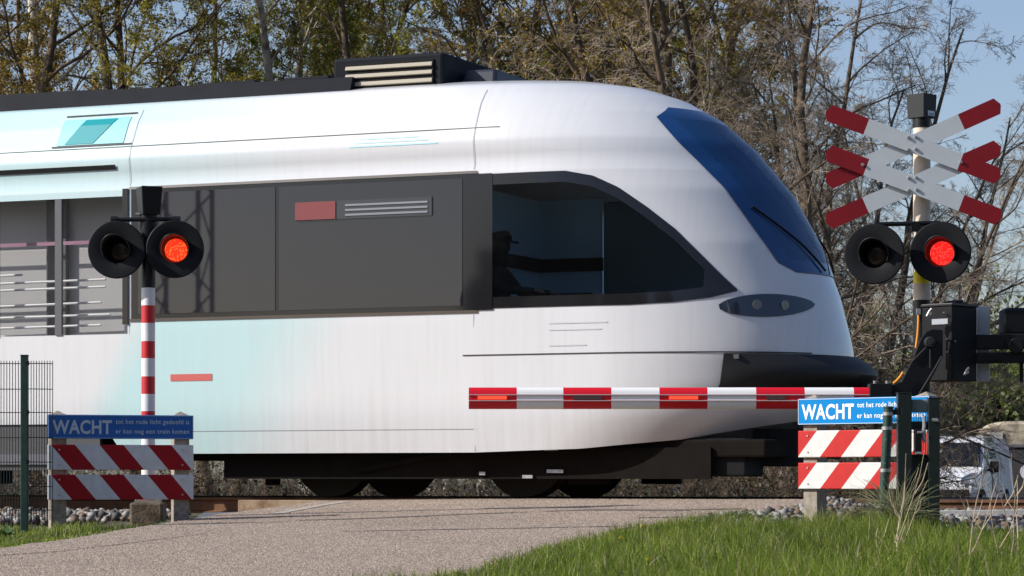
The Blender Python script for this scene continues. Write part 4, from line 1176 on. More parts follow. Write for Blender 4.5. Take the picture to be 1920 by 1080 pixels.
# ------------------------------------------------------------------ mesh fence at the left
def left_fence():
    Y = 21.8; k = F / Y
    p = P(46, 990, Y)
    t = thing('mesh_fence', 'dark green post with welded wire panels at the left edge', 'fence', (p.x, p.y, p.z))
    m = MB(); a = P(46, 672, Y); m.box((p.x, Y, (a.z + p.z) / 2 - 0.03), (0.056, 0.05, a.z - p.z + 0.1)); m.box((p.x, Y, a.z + 0.022), (0.062, 0.056, 0.012)); m.build('fence_post', green_post, t, bevel=0.006)
    for x0, x1, nm in ((-70, 44, 0), (52, 97.5, 1)):
        m = MB(); n = int(round((x1 - x0) / 5.35))
        for i in range(n + 1):
            xx = (x0 + (x1 - x0) * i / n - 960) / k
            m.tube([(xx, Y + 0.03, P(0, 975, Y).z), (xx, Y + 0.03, P(0, 676 + (i % 2) * 0, Y).z)], 0.0032, n=5, cap=False)
        for py in (681, 729, 773, 820, 866, 912, 956):
            for dy in (0.024, 0.036):
                m.tube([((x0 - 960) / k, Y + dy, P(0, py, Y).z), ((x1 - 960) / k, Y + dy, P(0, py + 0.5, Y).z)], 0.0034, n=5, cap=False)
        m.build('wire_panel', green_wire, t, normals=False)
    for py in (681, 773, 866):
        m = MB(); m.box(P(52, py, Y - 0.02), (0.02, 0.03, 0.03)); m.build('clamp', black, t)
left_fence()

# ------------------------------------------------------------------ gate posts at the right
def gate():
    Y = 20.2; k = F / Y
    gp = mat('gate_green_black', (0.010, 0.018, 0.016), 0.4, var=0.3, scale=15)
    t = thing('gate', 'dark green gate posts with narrow mesh leaf and lock box, right of the sunlit board', 'gate', (*P(1720, 990, Y).xy, -0.24))
    for px, w, y0, y1 in ((1695, 26, 738, 1000), (1750, 21, 748, 1000)):
        a, b_ = P(px, y0, Y), P(px, y1, Y); m = MB(); m.box((a.x, Y, (a.z + b_.z) / 2), (w / k, 0.09, a.z - b_.z)); m.box((a.x, Y, a.z + 0.004), ((w + 2) / k, 0.095, 0.008)); g = m.build('gate_post', gp, t, bevel=0.006)
    m = MB()
    for i in range(8):
        xx = 1709 + i * 4.4
        m.tube([P(xx, 985, Y + 0.04), P(xx, 772, Y + 0.04)], 0.0022, n=4, cap=False)
    for py in (772, 810, 855, 900, 945, 985):
        m.tube([P(1706, py, Y + 0.04), P(1742, py, Y + 0.04)], 0.003, n=4, cap=False)
    m.build('wire_panel', green_wire, t, normals=False)
    m = MB(); m.box(P(1724, 761, Y + 0.02), (0.125, 0.05, 0.09)); m.build('top_cap', mat('cap_grey_green', (0.16, 0.19, 0.19), 0.5), t, bevel=0.008)
    # sheet in the leaf: lower plate and frame of the lock
    for y0, y1 in ((790, 806), (852, 985)):
        m = MB(); a, b_ = P(1709, y0, Y + 0.06), P(1738, y1, Y + 0.06); m.box(((a.x + b_.x) / 2, Y + 0.06, (a.z + b_.z) / 2), (b_.x - a.x, 0.01, a.z - b_.z)); m.build('infill_plate', mat('infill_grey_green', (0.085, 0.105, 0.10), 0.55, var=0.4, scale=12), t)
    m = MB(); m.box(P(1721, 828, Y - 0.02), (0.05, 0.06, 0.17)); lk = m.build('lock_box', black, t, bevel=0.006)
    m = MB(); m.tube([P(1733, 780, Y - .03), P(1733, 800, Y - .03), P(1731, 815, Y - .03), P(1734, 830, Y - .03)], 0.014, n=8); m.build('handle', galv, t, smooth=True)
    for px, py in ((1725, 811), (1722, 850), (1753, 787), (1755, 789)):
        m = MB(); p = P(px, py, Y - 0.05); m.tube([p + Vector((-0.02, 0, 0)), p + Vector((0.02, 0, 0))], 0.010, n=8); m.build('bolt', bolt_m, t)
    # bare leaning tube with chain link wrapped round it
    Yp = 19.9; kp = F / Yp
    t2 = thing('fence_tube', 'leaning dark green tube with chain link and pale clamps in front of striped planks', 'fence post', (*P(1655, 990, Yp).xy, -0.24))
    m = MB(); m.tube([P(1653, 1000, Yp), P(1657, 930, Yp), P(1661, 860, Yp), P(1664, 800, Yp), P(1666, 766, Yp)], 0.033, n=20); m.tube([P(1666, 766, Yp), P(1666, 762, Yp)], 0.036, n=20); m.build('tube', green_post, t2, smooth=True)
    for px, py in ((1665, 776), (1663, 803), (1660, 882), (1655, 948)):
        m = MB(); p = P(px, py, Yp); m.tube([p + Vector((0, 0, -0.012)), p + Vector((0, 0, 0.012))], 0.0375, n=20); m.build('clamp_ring', galv, t2, smooth=True)
    m = MB(); m.tube([P(1670, 774, Yp), P(1686, 771, Yp)], 0.018, n=10); m.tube([P(1684, 778, Yp), P(1684, 765, Yp)], 0.026, n=10); m.build('hinge_arm', black, t2)
    # chain link between tube and post: zigzag wires
    m = MB()
    rng = random.Random(4)
    for i in range(9):
        x0 = 1668 + i * 2.3; pts = []
        for j in range(34):
            py = 785 + j * 6.0; pts.append(P(x0 + (3.0 if (i + j) % 2 else -3.0) - (py - 785) * 0.025 + rng.uniform(-.6, .6), py, Yp + 0.05 + rng.uniform(-.01, .01)))
        m.tube(pts, 0.0022, n=4, cap=False)
    pts = []
    for j in range(90):
        py = 800 + j * 2.1; c = P(1664 - (py - 800) * 0.045, py, Yp); a = j * 0.9; pts.append(c + Vector((math.cos(a) * 0.036, math.sin(a) * 0.036, 0)))
    m.tube(pts, 0.003, n=4, cap=False)
    m.build('chain_link', mat('chain_green', (0.02, 0.06, 0.055), 0.5), t2, normals=False)
gate()

# ------------------------------------------------------------------ vegetation tools
def frames(T):
    a = np.where(np.abs(T[..., 2:3]) < 0.9, np.array([0, 0, 1.0]), np.array([1.0, 0, 0]))
    U = np.cross(T, a); U /= np.linalg.norm(U, axis=-1, keepdims=True) + 1e-9
    return U, np.cross(T, U)
def tubes(Pn, Rn, n):
    """Pn (N,K,3), Rn (N,K) -> verts, quads"""
    Nn, K, _ = Pn.shape
    T = np.zeros_like(Pn); T[:, 1:-1] = Pn[:, 2:] - Pn[:, :-2]; T[:, 0] = Pn[:, 1] - Pn[:, 0]; T[:, -1] = Pn[:, -1] - Pn[:, -2]
    T /= np.linalg.norm(T, axis=-1, keepdims=True) + 1e-9
    U, W = frames(np.repeat(T[:, :1], K, 1))
    U = U - T * np.sum(U * T, -1, keepdims=True); U /= np.linalg.norm(U, axis=-1, keepdims=True) + 1e-9; W = np.cross(T, U)
    a = np.arange(n) * 2 * np.pi / n
    V = Pn[:, :, None] + Rn[:, :, None, None] * (U[:, :, None] * np.cos(a)[:, None] + W[:, :, None] * np.sin(a)[:, None])
    idx = np.arange(Nn * K * n).reshape(Nn, K, n)
    A = idx[:, :-1]; B = idx[:, 1:]
    Q = np.stack([A, np.roll(A, -1, 2), np.roll(B, -1, 2), B], -1).reshape(-1, 4)
    return V.reshape(-1, 3), Q
def spawn(rng, Pn, Rn, cnt, t0, t1, ang, length, K, rr, wig, up, lvar=0.35, taper=0.35, flat=0.0, tpow=1.0):
    Nn, K0, _ = Pn.shape
    M = Nn * cnt
    pi = np.repeat(np.arange(Nn), cnt)
    t = t0 + (t1 - t0) * ((np.tile(np.arange(cnt), Nn) + rng.uniform(0, 1, M)) / cnt) ** tpow
    f = t * (K0 - 1); i = np.minimum(f.astype(int), K0 - 2); fr = (f - i)[:, None]
    base = Pn[pi, i] * (1 - fr) + Pn[pi, i + 1] * fr
    r0 = Rn[pi, i] * (1 - fr[:, 0]) + Rn[pi, i + 1] * fr[:, 0]
    T = Pn[pi, i + 1] - Pn[pi, i]; T /= np.linalg.norm(T, axis=-1, keepdims=True) + 1e-9
    U, W = frames(T)
    az = rng.uniform(0, 2 * np.pi, M)[:, None]
    an = np.radians(rng.normal(ang, ang * 0.25, M))[:, None]
    d = T * np.cos(an) + (U * np.cos(az) + W * np.sin(az)) * np.sin(an)
    d[:, 2] *= (1 - flat)
    plen = np.linalg.norm(Pn[pi, -1] - Pn[pi, 0], axis=-1)
    L = (length if length > 0 else -length * plen) * (1 - 0.55 * (t - t0) / max(1e-6, (1 - t0))) * rng.uniform(1 - lvar, 1 + lvar, M)
    out = np.zeros((M, K, 3)); out[:, 0] = base
    for k in range(1, K):
        d = d + rng.normal(0, wig, (M, 3)); d[:, 2] += up
        d /= np.linalg.norm(d, axis=-1, keepdims=True) + 1e-9
        out[:, k] = out[:, k - 1] + d * (L / (K - 1))[:, None]
    rb = np.minimum(r0 * 0.75, np.maximum(rr * L, 0.0035))
    Rr = rb[:, None] * (1 - (1 - taper) * np.linspace(0, 1, K))[None]
    return out, np.maximum(Rr, 0.0025)
def leaves(rng, pos, size, n_per=1, spread=0.04):
    M = len(pos) * n_per
    c = np.repeat(pos, n_per, 0) + rng.normal(0, spread, (M, 3))
    a = rng.normal(0, 1, (M, 3)); a /= np.linalg.norm(a, axis=-1, keepdims=True); b_ = rng.normal(0, 1, (M, 3)); b_ -= a * np.sum(a * b_, -1, keepdims=True); b_ /= np.linalg.norm(b_, axis=-1, keepdims=True)
    s = size * rng.uniform(0.5, 1.3, (M, 1))
    V = np.stack([c - a * s, c - b_ * s * 0.5, c + a * s, c + b_ * s * 0.5], 1).reshape(-1, 3)
    return V, np.arange(M * 4).reshape(-1, 4)
def join(parts):
    V = []; Q = []; m = []; o = 0
    for v, q, mi in parts:
        V.append(v); Q.append(q + o); m.append(np.full(len(q), mi)); o += len(v)
    return np.concatenate(V), np.concatenate(Q), np.concatenate(m)
def pts_on(rng, Pn, per, t0=0.2):
    Nn, K, _ = Pn.shape
    pi = np.repeat(np.arange(Nn), per); f = rng.uniform(t0, 0.999, len(pi)) * (K - 1); i = f.astype(int); fr = (f - i)[:, None]
    return Pn[pi, i] * (1 - fr) + Pn[pi, i + 1] * fr

bark = mat('alder_bark', (0.15, 0.105, 0.065), 0.9, color2=(0.035, 0.027, 0.018), scale=9, bump=0.006, bscale=40)
bark_pale = mat('birch_bark', (0.50, 0.46, 0.40), 0.8, color2=(0.16, 0.13, 0.10), scale=5, lo=0.38, hi=0.52)
twig_m = mat('twig_brown', (0.22, 0.155, 0.095), 0.8, color2=(0.05, 0.034, 0.022), scale=2)
twig_pale = mat('twig_pale', (0.44, 0.36, 0.27), 0.8, color2=(0.08, 0.058, 0.04), scale=1.2)
leaf_a = leaf_mat('young_leaf_olive', (0.14, 0.11, 0.008), (0.30, 0.27, 0.025), 0.4, 0.9)
leaf_b = leaf_mat('young_leaf_rust', (0.15, 0.095, 0.006), (0.30, 0.215, 0.018), 0.4, 0.9)
leaf_c = leaf_mat('young_leaf_green', (0.12, 0.13, 0.010), (0.28, 0.30, 0.035), 0.4, 0.9)

def make_tree(name, seed, H, r, stems, spread, lo, leaf, leaf_per, pale=False, tw=twig_m, limb_n=13, limb_l=3.2, droop=0.03, dens=1.0):
    rng = np.random.default_rng(seed)
    K = 14
    St = np.zeros((stems, K, 3)); Sr = np.zeros((stems, K))
    for s in range(stems):
        az = rng.uniform(0, 6.28); d = np.array([math.cos(az) * spread, math.sin(az) * spread, 1.0]); d /= np.linalg.norm(d)
        p = np.array([math.cos(az) * 0.08 * (stems > 1), math.sin(az) * 0.08 * (stems > 1), -0.1]); hh = H * rng.uniform(0.85, 1.05)
        for k in range(K):
            St[s, k] = p; d = d + rng.normal(0, 0.075, 3); d[2] += 0.05; d /= np.linalg.norm(d); p = p + d * hh / (K - 1)
        Sr[s] = r * 0.85 * rng.uniform(0.75, 1.05) * (1 - 0.86 * np.linspace(0, 1, K) ** 0.9)
    L1, R1 = spawn(rng, St, Sr, limb_n, lo, 0.98, 42, limb_l, 9, 0.011, 0.13, 0.07 - droop)
    L2, R2 = spawn(rng, L1, R1, 8, 0.18, 1.0, 40, -0.48, 7, 0.010, 0.16, 0.03 - droop)
    L3, R3 = spawn(rng, L2, R2, int(7 * dens), 0.12, 1.0, 42, -0.50, 5, 0.010, 0.2, 0.02 - droop)
    L4, R4 = spawn(rng, L3, R3, 5, 0.15, 1.0, 45, -0.55, 3, 0.010, 0.25, 0.0)
    v, q = tubes(St, Sr, 10); v1, q1 = tubes(L1, R1, 6)
    Vt, Qt, mt = join([(v, q, 0), (v1, q1, 0)])
    trunk = np_mesh('trunk', Vt, Qt, bark_pale if pale else bark)
    for p in trunk.polygons: p.use_smooth = True
    v2, q2 = tubes(L2, R2, 4); v3, q3 = tubes(L3, np.maximum(R3, 0.0036), 3); v4, q4 = tubes(L4, np.maximum(R4, 0.0028), 3)
    parts = [(v2, q2, 0), (v3, q3, 0), (v4, q4, 0)]
    if leaf_per > 0:
        n = max(1, int(round(leaf_per)))
        lv, lq = leaves(rng, pts_on(rng, L4, n, 0.1), 0.030, 1, 0.03)
        parts.append((lv, lq, 1))
    V, Q, m = join(parts)
    crown = np_mesh('crown', V, Q, [tw, leaf], m)
    return trunk, crown
def place_tree(meshes, X, Y, rz, sc, label, name='leafing_tree', cat='tree', group=None, z=None):
    t = thing(name, label, cat, (X, Y, float(z_off(X, Y)) if z is None else z), group, rz=rz, world_mesh=False)
    t.scale = (sc, sc, sc)
    link('trunk', meshes[0], t); link('crown', meshes[1], t)
    return t
V_A = make_tree('a', 11, 14, 0.19, 2, 0.16, 0.28, leaf_a, 6)
V_B = make_tree('b', 12, 15, 0.21, 1, 0.06, 0.30, leaf_c, 6, pale=True)
V_C = make_tree('c', 13, 13, 0.17, 3, 0.22, 0.28, leaf_b, 6)
V_D = make_tree('d', 14, 13.5, 0.18, 2, 0.22, 0.26, leaf_c, 5)
V_E = make_tree('e', 15, 14, 0.20, 2, 0.12, 0.25, leaf_a, 5, pale=True)
V_F = make_tree('f', 16, 12, 0.20, 3, 0.30, 0.10, leaf_b, 2, tw=twig_pale, limb_l=3.6, droop=0.06, limb_n=14)
V_G = make_tree('g', 17, 10.5, 0.18, 3, 0.28, 0.06, leaf_a, 0, tw=twig_pale, limb_l=3.3, droop=0.09, limb_n=18, dens=1.35)
G_ = 'trees behind the railway'
TREES = [
    (V_C, -40, 46, 0.3, 'rust tinged multi stem tree at the far left edge'),
    (V_B, 125, 50, 1.9, 'pale barked birch leaning above the left end of the train roof'),
    (V_A, 270, 47, 4.0, 'forked olive leafed tree above the cyan end of the train'),
    (V_C, 60, 56, 2.2, 'rust tinged tree second from the left edge, behind the birch'),
    (V_D, 410, 53, 1.1, 'green budding forked tree between the left fork and the roof box'),
    (V_E, 600, 50, 5.0, 'slender pale stemmed tree left of the roof box'),
    (V_A, 500, 60, 0.6, 'distant olive tree behind the budding ones, left of the roof box'),
    (V_D, 730, 48, 3.3, 'forked green budding tree directly above the roof box'),
    (V_B, 905, 51, 0.2, 'straight pale trunk tree just right of the roof box'),
    (V_E, 820, 58, 2.7, 'distant pale stemmed tree behind the roof box'),
    (V_C, 1010, 49, 4.4, 'rusty leafed tree above the middle of the cab roof'),
    (V_A, 1150, 47, 1.4, 'dark olive tree above the front of the cab roof'),
    (V_C, 1240, 52, 5.6, 'rusty leafed spreading tree above the nose of the train'),
    (V_D, 1100, 60, 2.0, 'distant green budding tree behind the cab roof'),
    (V_F, 1330, 46, 0.9, 'spreading tree with arching rusty branches behind the windscreen'),
    (V_A, 1440, 57, 3.0, 'olive tree rising behind the arching branches'),
    (V_F, 1395, 48, 0.8, 'many stemmed tree with drooping pale twigs left of the crosses'),
    (V_G, 1592, 45, 4.4, 'bare twiggy tree right behind the crosses and lamps'),
    (V_G, 1530, 47, 5.6, 'bare tree just left of the crosses, its crown leaning over the windscreen'),
    (V_G, 1605, 50, 1.0, 'bare tree showing between the upper and lower cross arms'),
    (V_G, 1690, 93, 5.0, 'bare tree farthest right, thin crown against open sky'),
    (V_G, 1645, 43, 4.4, 'smallest bare tree, its rounded crown reaching past the right arms of the crosses'),
    (V_G, 1450, 42, 2.3, 'low bare tree tangled behind the nose of the train'),
    (V_F, 1330, 60, 5.2, 'distant spreading tree behind the train nose'),
]
for m_, px, Y, rz, lab in TREES:
    place_tree(m_, (px - 960) / F * Y, Y, rz, {1592: 0.68, 1645: 0.64, 1530: 0.86, 1605: 0.84, 1690: 1.28}.get(px, 1.0), lab, 'bare_tree' if m_ is V_G else 'leafing_tree', 'tree', G_)

# the wood on the camera's side of the road: shades the sky and shows mirrored in the windows
def woodland():
    rng = np.random.default_rng(90); parts = []
    n = 46; cx = np.linspace(-54, 46, n) + rng.normal(0, 0.8, n); cy = np.where(cx < -30, -22, -12) + rng.uniform(-6, 3, n)
    for i in range(n):
        K = 6; tr = np.zeros((1, K, 3)); h = rng.uniform(11, 15)
        for k in range(K): tr[0, k] = (cx[i] + rng.normal(0, .15), cy[i] + rng.normal(0, .15), -0.5 + h * 0.9 * k / (K - 1))
        v, q = tubes(tr, 0.2 * np.ones((1, K)) * (1 - 0.7 * np.linspace(0, 1, K)), 6); parts.append((v, q, 0))
        m_ = 1500; u = rng.normal(0, 1, (m_, 3)); u /= np.linalg.norm(u, axis=1, keepdims=True); u *= rng.uniform(0.3, 1, (m_, 1)) ** 0.5
        pos = u * np.array([2.3, 2.3, h * 0.42]) + np.array([cx[i], cy[i], h * 0.5])
        lv, lq = leaves(rng, pos, 0.26, 1, 0.2); parts.append((lv, lq, 1))
    V, Q, m = join(parts)
    o = link('woodland', np_mesh('woodland', V, Q, [bark, leaf_mat('wood_leaf', (0.05, 0.05, 0.012), (0.12, 0.11, 0.03), 0.3, 0.5)], m)); tag(o, kind='stuff')
woodland()

# shrubs right: upright shoots with fresh leaves
def make_shrub(seed, H, spread, n, leaf, size, per, tw):
    rng = np.random.default_rng(seed)
    K = 8; S_ = np.zeros((n, K, 3)); Sr = np.zeros((n, K))
    base = rng.normal(0, spread * 0.35, (n, 3)); base[:, 2] = -0.05
    d = rng.normal(0, 0.25, (n, 3)); d[:, 2] = 1; d /= np.linalg.norm(d, axis=-1, keepdims=True)
    hh = H * rng.uniform(0.55, 1.05, n)
    p = base
    for k in range(K):
        S_[:, k] = p; d = d + rng.normal(0, 0.08, (n, 3)); d /= np.linalg.norm(d, axis=-1, keepdims=True); p = p + d * (hh / (K - 1))[:, None]
    Sr[:] = 0.022 * (1 - 0.8 * np.linspace(0, 1, K))
    L1, R1 = spawn(rng, S_, Sr, 10, 0.1, 1.0, 32, -0.28, 5, 0.010, 0.12, 0.06)
    L2, R2 = spawn(rng, L1, R1, 4, 0.1, 1.0, 35, -0.5, 4, 0.010, 0.15, 0.05)
    v, q = tubes(S_, Sr, 5); stem = np_mesh('stem', v, q, tw)
    v1, q1 = tubes(L1, R1, 3); v2, q2 = tubes(L2, R2, 3); lv, lq = leaves(rng, pts_on(rng, L2, per, 0.0), size, 1, 0.05)
    V, Q, m = join([(v1, q1, 0), (v2, q2, 0), (lv, lq, 1)])
    return stem, np_mesh('foliage', V, Q, [tw, leaf], m)
leaf_g = leaf_mat('shrub_leaf_green', (0.05, 0.085, 0.012), (0.20, 0.24, 0.04), 0.4, 0.7)
leaf_i = leaf_mat('ivy_leaf', (0.030, 0.055, 0.012), (0.15, 0.19, 0.03), 0.3, 0.5)
SH1 = make_shrub(31, 6.2, 3.4, 46, leaf_g, 0.085, 6, twig_m)
SH2 = make_shrub(32, 4.6, 4.2, 70, leaf_i, 0.10, 9, twig_m)
SHR = [(SH1, 1795, 84, 0.2, 1.05, 'willow like shrub with upright fresh shoots just right of the beige post'),
       (SH1, 1880, 90, 2.0, 1.0, 'upright green shrub above the junction box at the right edge'),
       (SH2, 1830, 80, 1.0, 0.95, 'dense green shrub behind the white van'),
       (SH2, 1915, 84, 3.0, 1.05, 'dense green shrub behind the old cream topped truck'),
       (SH2, 1740, 78, 4.0, 0.85, 'dense green shrub behind the barrier housing'),
       (SH2, 1990, 86, 0.5, 1.1, 'dense green shrub just cut off by the right edge')]
for m_, px, Y, rz, sc, lab in SHR:
    t = thing('shrub', lab, 'shrub', ((px - 960) / F * Y, Y, -0.75), 'shrubs behind the parked vehicles', rz=rz, world_mesh=False); t.scale = (sc,) * 3
    link('stem', m_[0], t); link('foliage', m_[1], t)

# undergrowth along the far side of the track: one tangled mass
def undergrowth():
    rng = np.random.default_rng(50)
    n = 5200
    s = rng.uniform(-22, 12, n); w = -rng.uniform(3.2, 9.5, n)
    X = O.x + D.x * s + N.x * w; Y = O.y + D.y * s + N.y * w
    ok = X / Y < 0.142; s, w, X, Y = s[ok], w[ok], X[ok], Y[ok]; n = len(X)
    base = np.stack([X, Y, np.interp(w - 0.75, OFF_D, OFF_Z) - 0.03], -1)
    hgt = np.interp(-w, [3.2, 5, 9.5], [0.40, 0.95, 1.7]) * rng.uniform(0.5, 1.2, n)
    K = 6; out = np.zeros((n, K, 3)); d = rng.normal(0, 0.45, (n, 3)); d[:, 2] = 1; d /= np.linalg.norm(d, axis=-1, keepdims=True); p = base
    for k in range(K):
        out[:, k] = p; d = d + rng.normal(0, 0.22, (n, 3)); d[:, 2] -= 0.07; d /= np.linalg.norm(d, axis=-1, keepdims=True); p = p + d * (hgt / (K - 1))[:, None]
    Rr = 0.006 * np.ones((n, K)) * (1 - 0.6 * np.linspace(0, 1, K))
    L1, R1 = spawn(rng, out, Rr, 5, 0.15, 1.0, 55, -0.45, 4, 0.010, 0.25, -0.03)
    v, q = tubes(out, Rr, 3); v1, q1 = tubes(L1, R1, 3)
    lv, lq = leaves(rng, pts_on(rng, L1, 2, 0), 0.028, 1, 0.03); h = len(lq) // 2
    V, Q, m = join([(v, q, 0), (v1, q1, 0), (lv, lq, 1)])
    m[-h:] = 2
    o = link('undergrowth', np_mesh('undergrowth', V, Q, [mat('bramble_stem', (0.10, 0.07, 0.045), 0.8, color2=(0.03, 0.022, 0.015), scale=2), leaf_mat('bramble_leaf', (0.015, 0.022, 0.005), (0.07, 0.08, 0.018), 0.3, 1.2), leaf_mat('dry_leaf', (0.03, 0.018, 0.006), (0.16, 0.095, 0.026), 0.3, 1.2)], m))
    tag(o, kind='stuff')
undergrowth()

# grass
def grass(name, n, region, hmin, hmax, wid, seed, cols, dry=0.06):
    rng = np.random.default_rng(seed)
    X, Y, Hs = region(rng, n)
    n = len(X)
    Z = z_off(X, Y) - 0.03
    K = 4
    # clumpy height and lean
    cl = 0.5 + 0.5 * np.sin(X * 7.3 + 2 * np.sin(Y * 3.1)) * np.cos(Y * 5.7 + np.sin(X * 4.1))
    h = (hmin + (hmax - hmin) * rng.beta(2, 2.5, n)) * (0.42 + 0.95 * cl) * Hs
    az = rng.uniform(0, 6.28, n); lean = rng.uniform(0.05, 0.75, n)
    dx, dy = np.cos(az) * lean, np.sin(az) * lean
    fx = rng.uniform(-0.6, 0.6, n); px = np.cos(fx); py = np.sin(fx)
    w0 = wid * rng.uniform(0.6, 1.3, n)
    V = np.zeros((n, 2 * K - 1, 3))
    for k in range(K):
        t = k / (K - 1); cx = X + dx * h * t ** 1.8; cy = Y + dy * h * t ** 1.8; cz = Z + h * t * (1 - 0.25 * lean * t)
        ww = w0 * (1 - t) ** 0.7
        if k < K - 1:
            V[:, 2 * k] = np.stack([cx - px * ww, cy - py * ww, cz], -1); V[:, 2 * k + 1] = np.stack([cx + px * ww, cy + py * ww, cz], -1)
        else: V[:, 2 * k] = np.stack([cx, cy, cz], -1)
    b_ = (np.arange(n) * (2 * K - 1))[:, None]
    tri = []
    for k in range(K - 2):
        a = 2 * k; tri += [[a, a + 1, a + 3], [a, a + 3, a + 2]]
    a = 2 * (K - 2); tri.append([a, a + 1, a + 2])
    T = (b_[:, :, None] + np.array(tri)[None]).reshape(-1, 3)
    mi = np.where(rng.uniform(0, 1, n) < dry, 2, (rng.uniform(0, 1, n) < 0.4).astype(int)); mi = np.repeat(mi, len(tri))
    o = link(name, np_mesh(name, V.reshape(-1, 3), T, cols, mi)); tag(o, kind='stuff')
g1 = leaf_mat('grass_blade_green', (0.05, 0.10, 0.008), (0.22, 0.32, 0.025), 0.45, 0.9)
g2 = leaf_mat('grass_blade_light', (0.12, 0.18, 0.02), (0.42, 0.48, 0.07), 0.45, 3.0)
g3 = leaf_mat('grass_blade_dry', (0.22, 0.17, 0.09), (0.42, 0.34, 0.20), 0.3, 3.0)
def reg_right(rng, n):
    Y = rng.uniform(9.0, 22.6, n) ** 1.0; xe = np.interp(Y, [p[1] for p in R_EDGE], [p[0] for p in R_EDGE])
    X = xe - 0.06 + rng.uniform(0, 1, n) ** 1.05 * (0.205 * Y + 0.4 - xe)
    ok = (X > xe - 0.06 + 0.10 * np.sin(Y * 6) * 0.4) & (Y < np.interp(X, [1.9, 2.3, 3.0, 3.3], [22.6, 20.7, 20.2, 19.3]) + 0.25 * np.sin(X * 9))
    X, Y, xe = X[ok], Y[ok], xe[ok]
    Hs = np.interp(X - xe, [-0.1, 0.0, 0.3, 1.2, 4], [0.3, 0.6, 0.9, 1.15, 1.2]) * np.interp(X - 0.05 * (Y - 18), [2.6, 3.1], [1.0, 0.62]) * np.interp(Y, [9, 16, 19.8, 22.6], [1.0, 1.0, 1.15, 0.9])
    return X, Y, Hs
grass('grass', 110000, reg_right, 0.04, 0.19, 0.0030, 60, [g1, g2, g3], 0.09)
def reg_left(rng, n):
    Y = rng.uniform(13, 22.9, n); xe = np.interp(Y, [p[1] for p in L_EDGE], [p[0] for p in L_EDGE])
    X = xe + 0.04 - rng.uniform(0, 1, n) * (xe + 0.19 * Y + 0.6)
    ok = (X < xe + 0.05) & ((Y < 22.2) | (rng.uniform(0, 1, n) < 0.3)) & ((X > -0.2 * Y))
    X, Y, xe = X[ok], Y[ok], xe[ok]
    Hs = np.interp(xe - X, [-0.1, 0.05, 0.4, 2], [0.3, 0.5, 0.7, 1.0]) * np.where((np.abs(X + 3.35) < 0.14) & (Y > 20.5), 1.7, 1.0)
    return X, Y, Hs
grass('grass', 26000, reg_left, 0.03, 0.095, 0.0036, 61, [g1, g2, g3], 0.10)
def reg_far(rng, n):
    s = rng.uniform(-20, 14, n); w = -rng.uniform(2.9, 4.2, n); X = O.x + D.x * s + N.x * w; Y = O.y + D.y * s + N.y * w
    return X, Y, np.ones(n) * 1.1
grass('grass', 14000, reg_far, 0.05, 0.15, 0.006, 62, [g1, g2, g3], 0.12)

# straw tuft beside the tube
def tuft(px, py, Y, n, h, label, seed, cols, spread=0.09):
    rng = np.random.default_rng(seed); c = P(px, py, Y); K = 6
    base = np.stack([c.x + rng.normal(0, spread * 0.5, n), c.y + rng.normal(0, spread * 0.4, n), np.full(n, c.z)], -1)
    d = rng.normal(0, 0.45, (n, 3)); d[:, 2] = 1; d /= np.linalg.norm(d, axis=-1, keepdims=True); out = np.zeros((n, K, 3)); p = base
    L = h * rng.uniform(0.5, 1.1, n)
    for k in range(K):
        out[:, k] = p; d = d + rng.normal(0, 0.05, (n, 3)); d[:, 2] -= 0.22; d /= np.linalg.norm(d, axis=-1, keepdims=True); p = p + d * (L / (K - 1))[:, None]
    v, q = tubes(out, 0.0028 * np.ones((n, K)) * (1 - 0.7 * np.linspace(0, 1, K)), 3)
    o = link('grass_tuft', np_mesh('grass_tuft', v, q, cols)); tag(o, label, 'grass tuft')
tuft(1618, 985, 21.3, 260, 0.26, 'straw coloured tuft on the ballast behind the striped planks', 70, mat('straw', (0.40, 0.29, 0.17), 0.8, var=0.4, scale=3))
tuft(1683, 985, 19.7, 240, 0.42, 'pale green and straw tuft at the foot of the wrapped tube', 71, mat('pale_grass', (0.26, 0.27, 0.13), 0.8, var=0.4, scale=3), 0.06)

# dry stalks
def stalks(name, pts, label, r=0.0045, seed=0):
    rng = random.Random(seed); base = pts[0]
    t = thing(name, label, 'dry plant', (base[0][0] / F * 0 + P(*base[0], base[1]).x, base[1], -0.27))
    m = MB()
    for (p0, Y, p1, br) in [(a[0], a[1], a[2], a[3]) for a in pts]:
        a, b_ = P(*p0, Y), P(*p1, Y + rng.uniform(-.3, .3)); n = 7; q = []
        bend = rng.uniform(-.03, .03)
        for k in range(n):
            u = k / (n - 1); c = a.lerp(b_, u); c.x += bend * math.sin(u * math.pi) + rng.uniform(-.006, .006); q.append(c)
        m.tube(q, [r * (1 - 0.65 * k / (n - 1)) for k in range(n)], n=5)
        for _ in range(br):
            u = rng.uniform(0.3, 0.85); c = q[int(u * (n - 1))]; L = rng.uniform(0.08, 0.22); sgn = rng.choice((-1, 1))
            e = c + Vector((sgn * L * 0.45, rng.uniform(-.05, .05), L)); m.tube([c, c.lerp(e, .5) + Vector((sgn * 0.01, 0, -0.01)), e], [r * .6, r * .5, r * .3], n=4)
    m.build('stem', mat('dry_stalk', (0.50, 0.40, 0.28), 0.75, var=0.35, scale=8), t, smooth=True, normals=False)
stalks('dry_weed', [((1650, 1095), 15.5, (1735, 845), 2), ((1660, 1095), 15.3, (1700, 850), 2), ((1668, 1095), 15.6, (1738, 900), 1), ((1672, 1095), 15.1, (1696, 905), 1), ((1645, 1095), 15.4, (1645, 990), 2)],
       'thin dry branching stalks in front of the gate posts', seed=1)
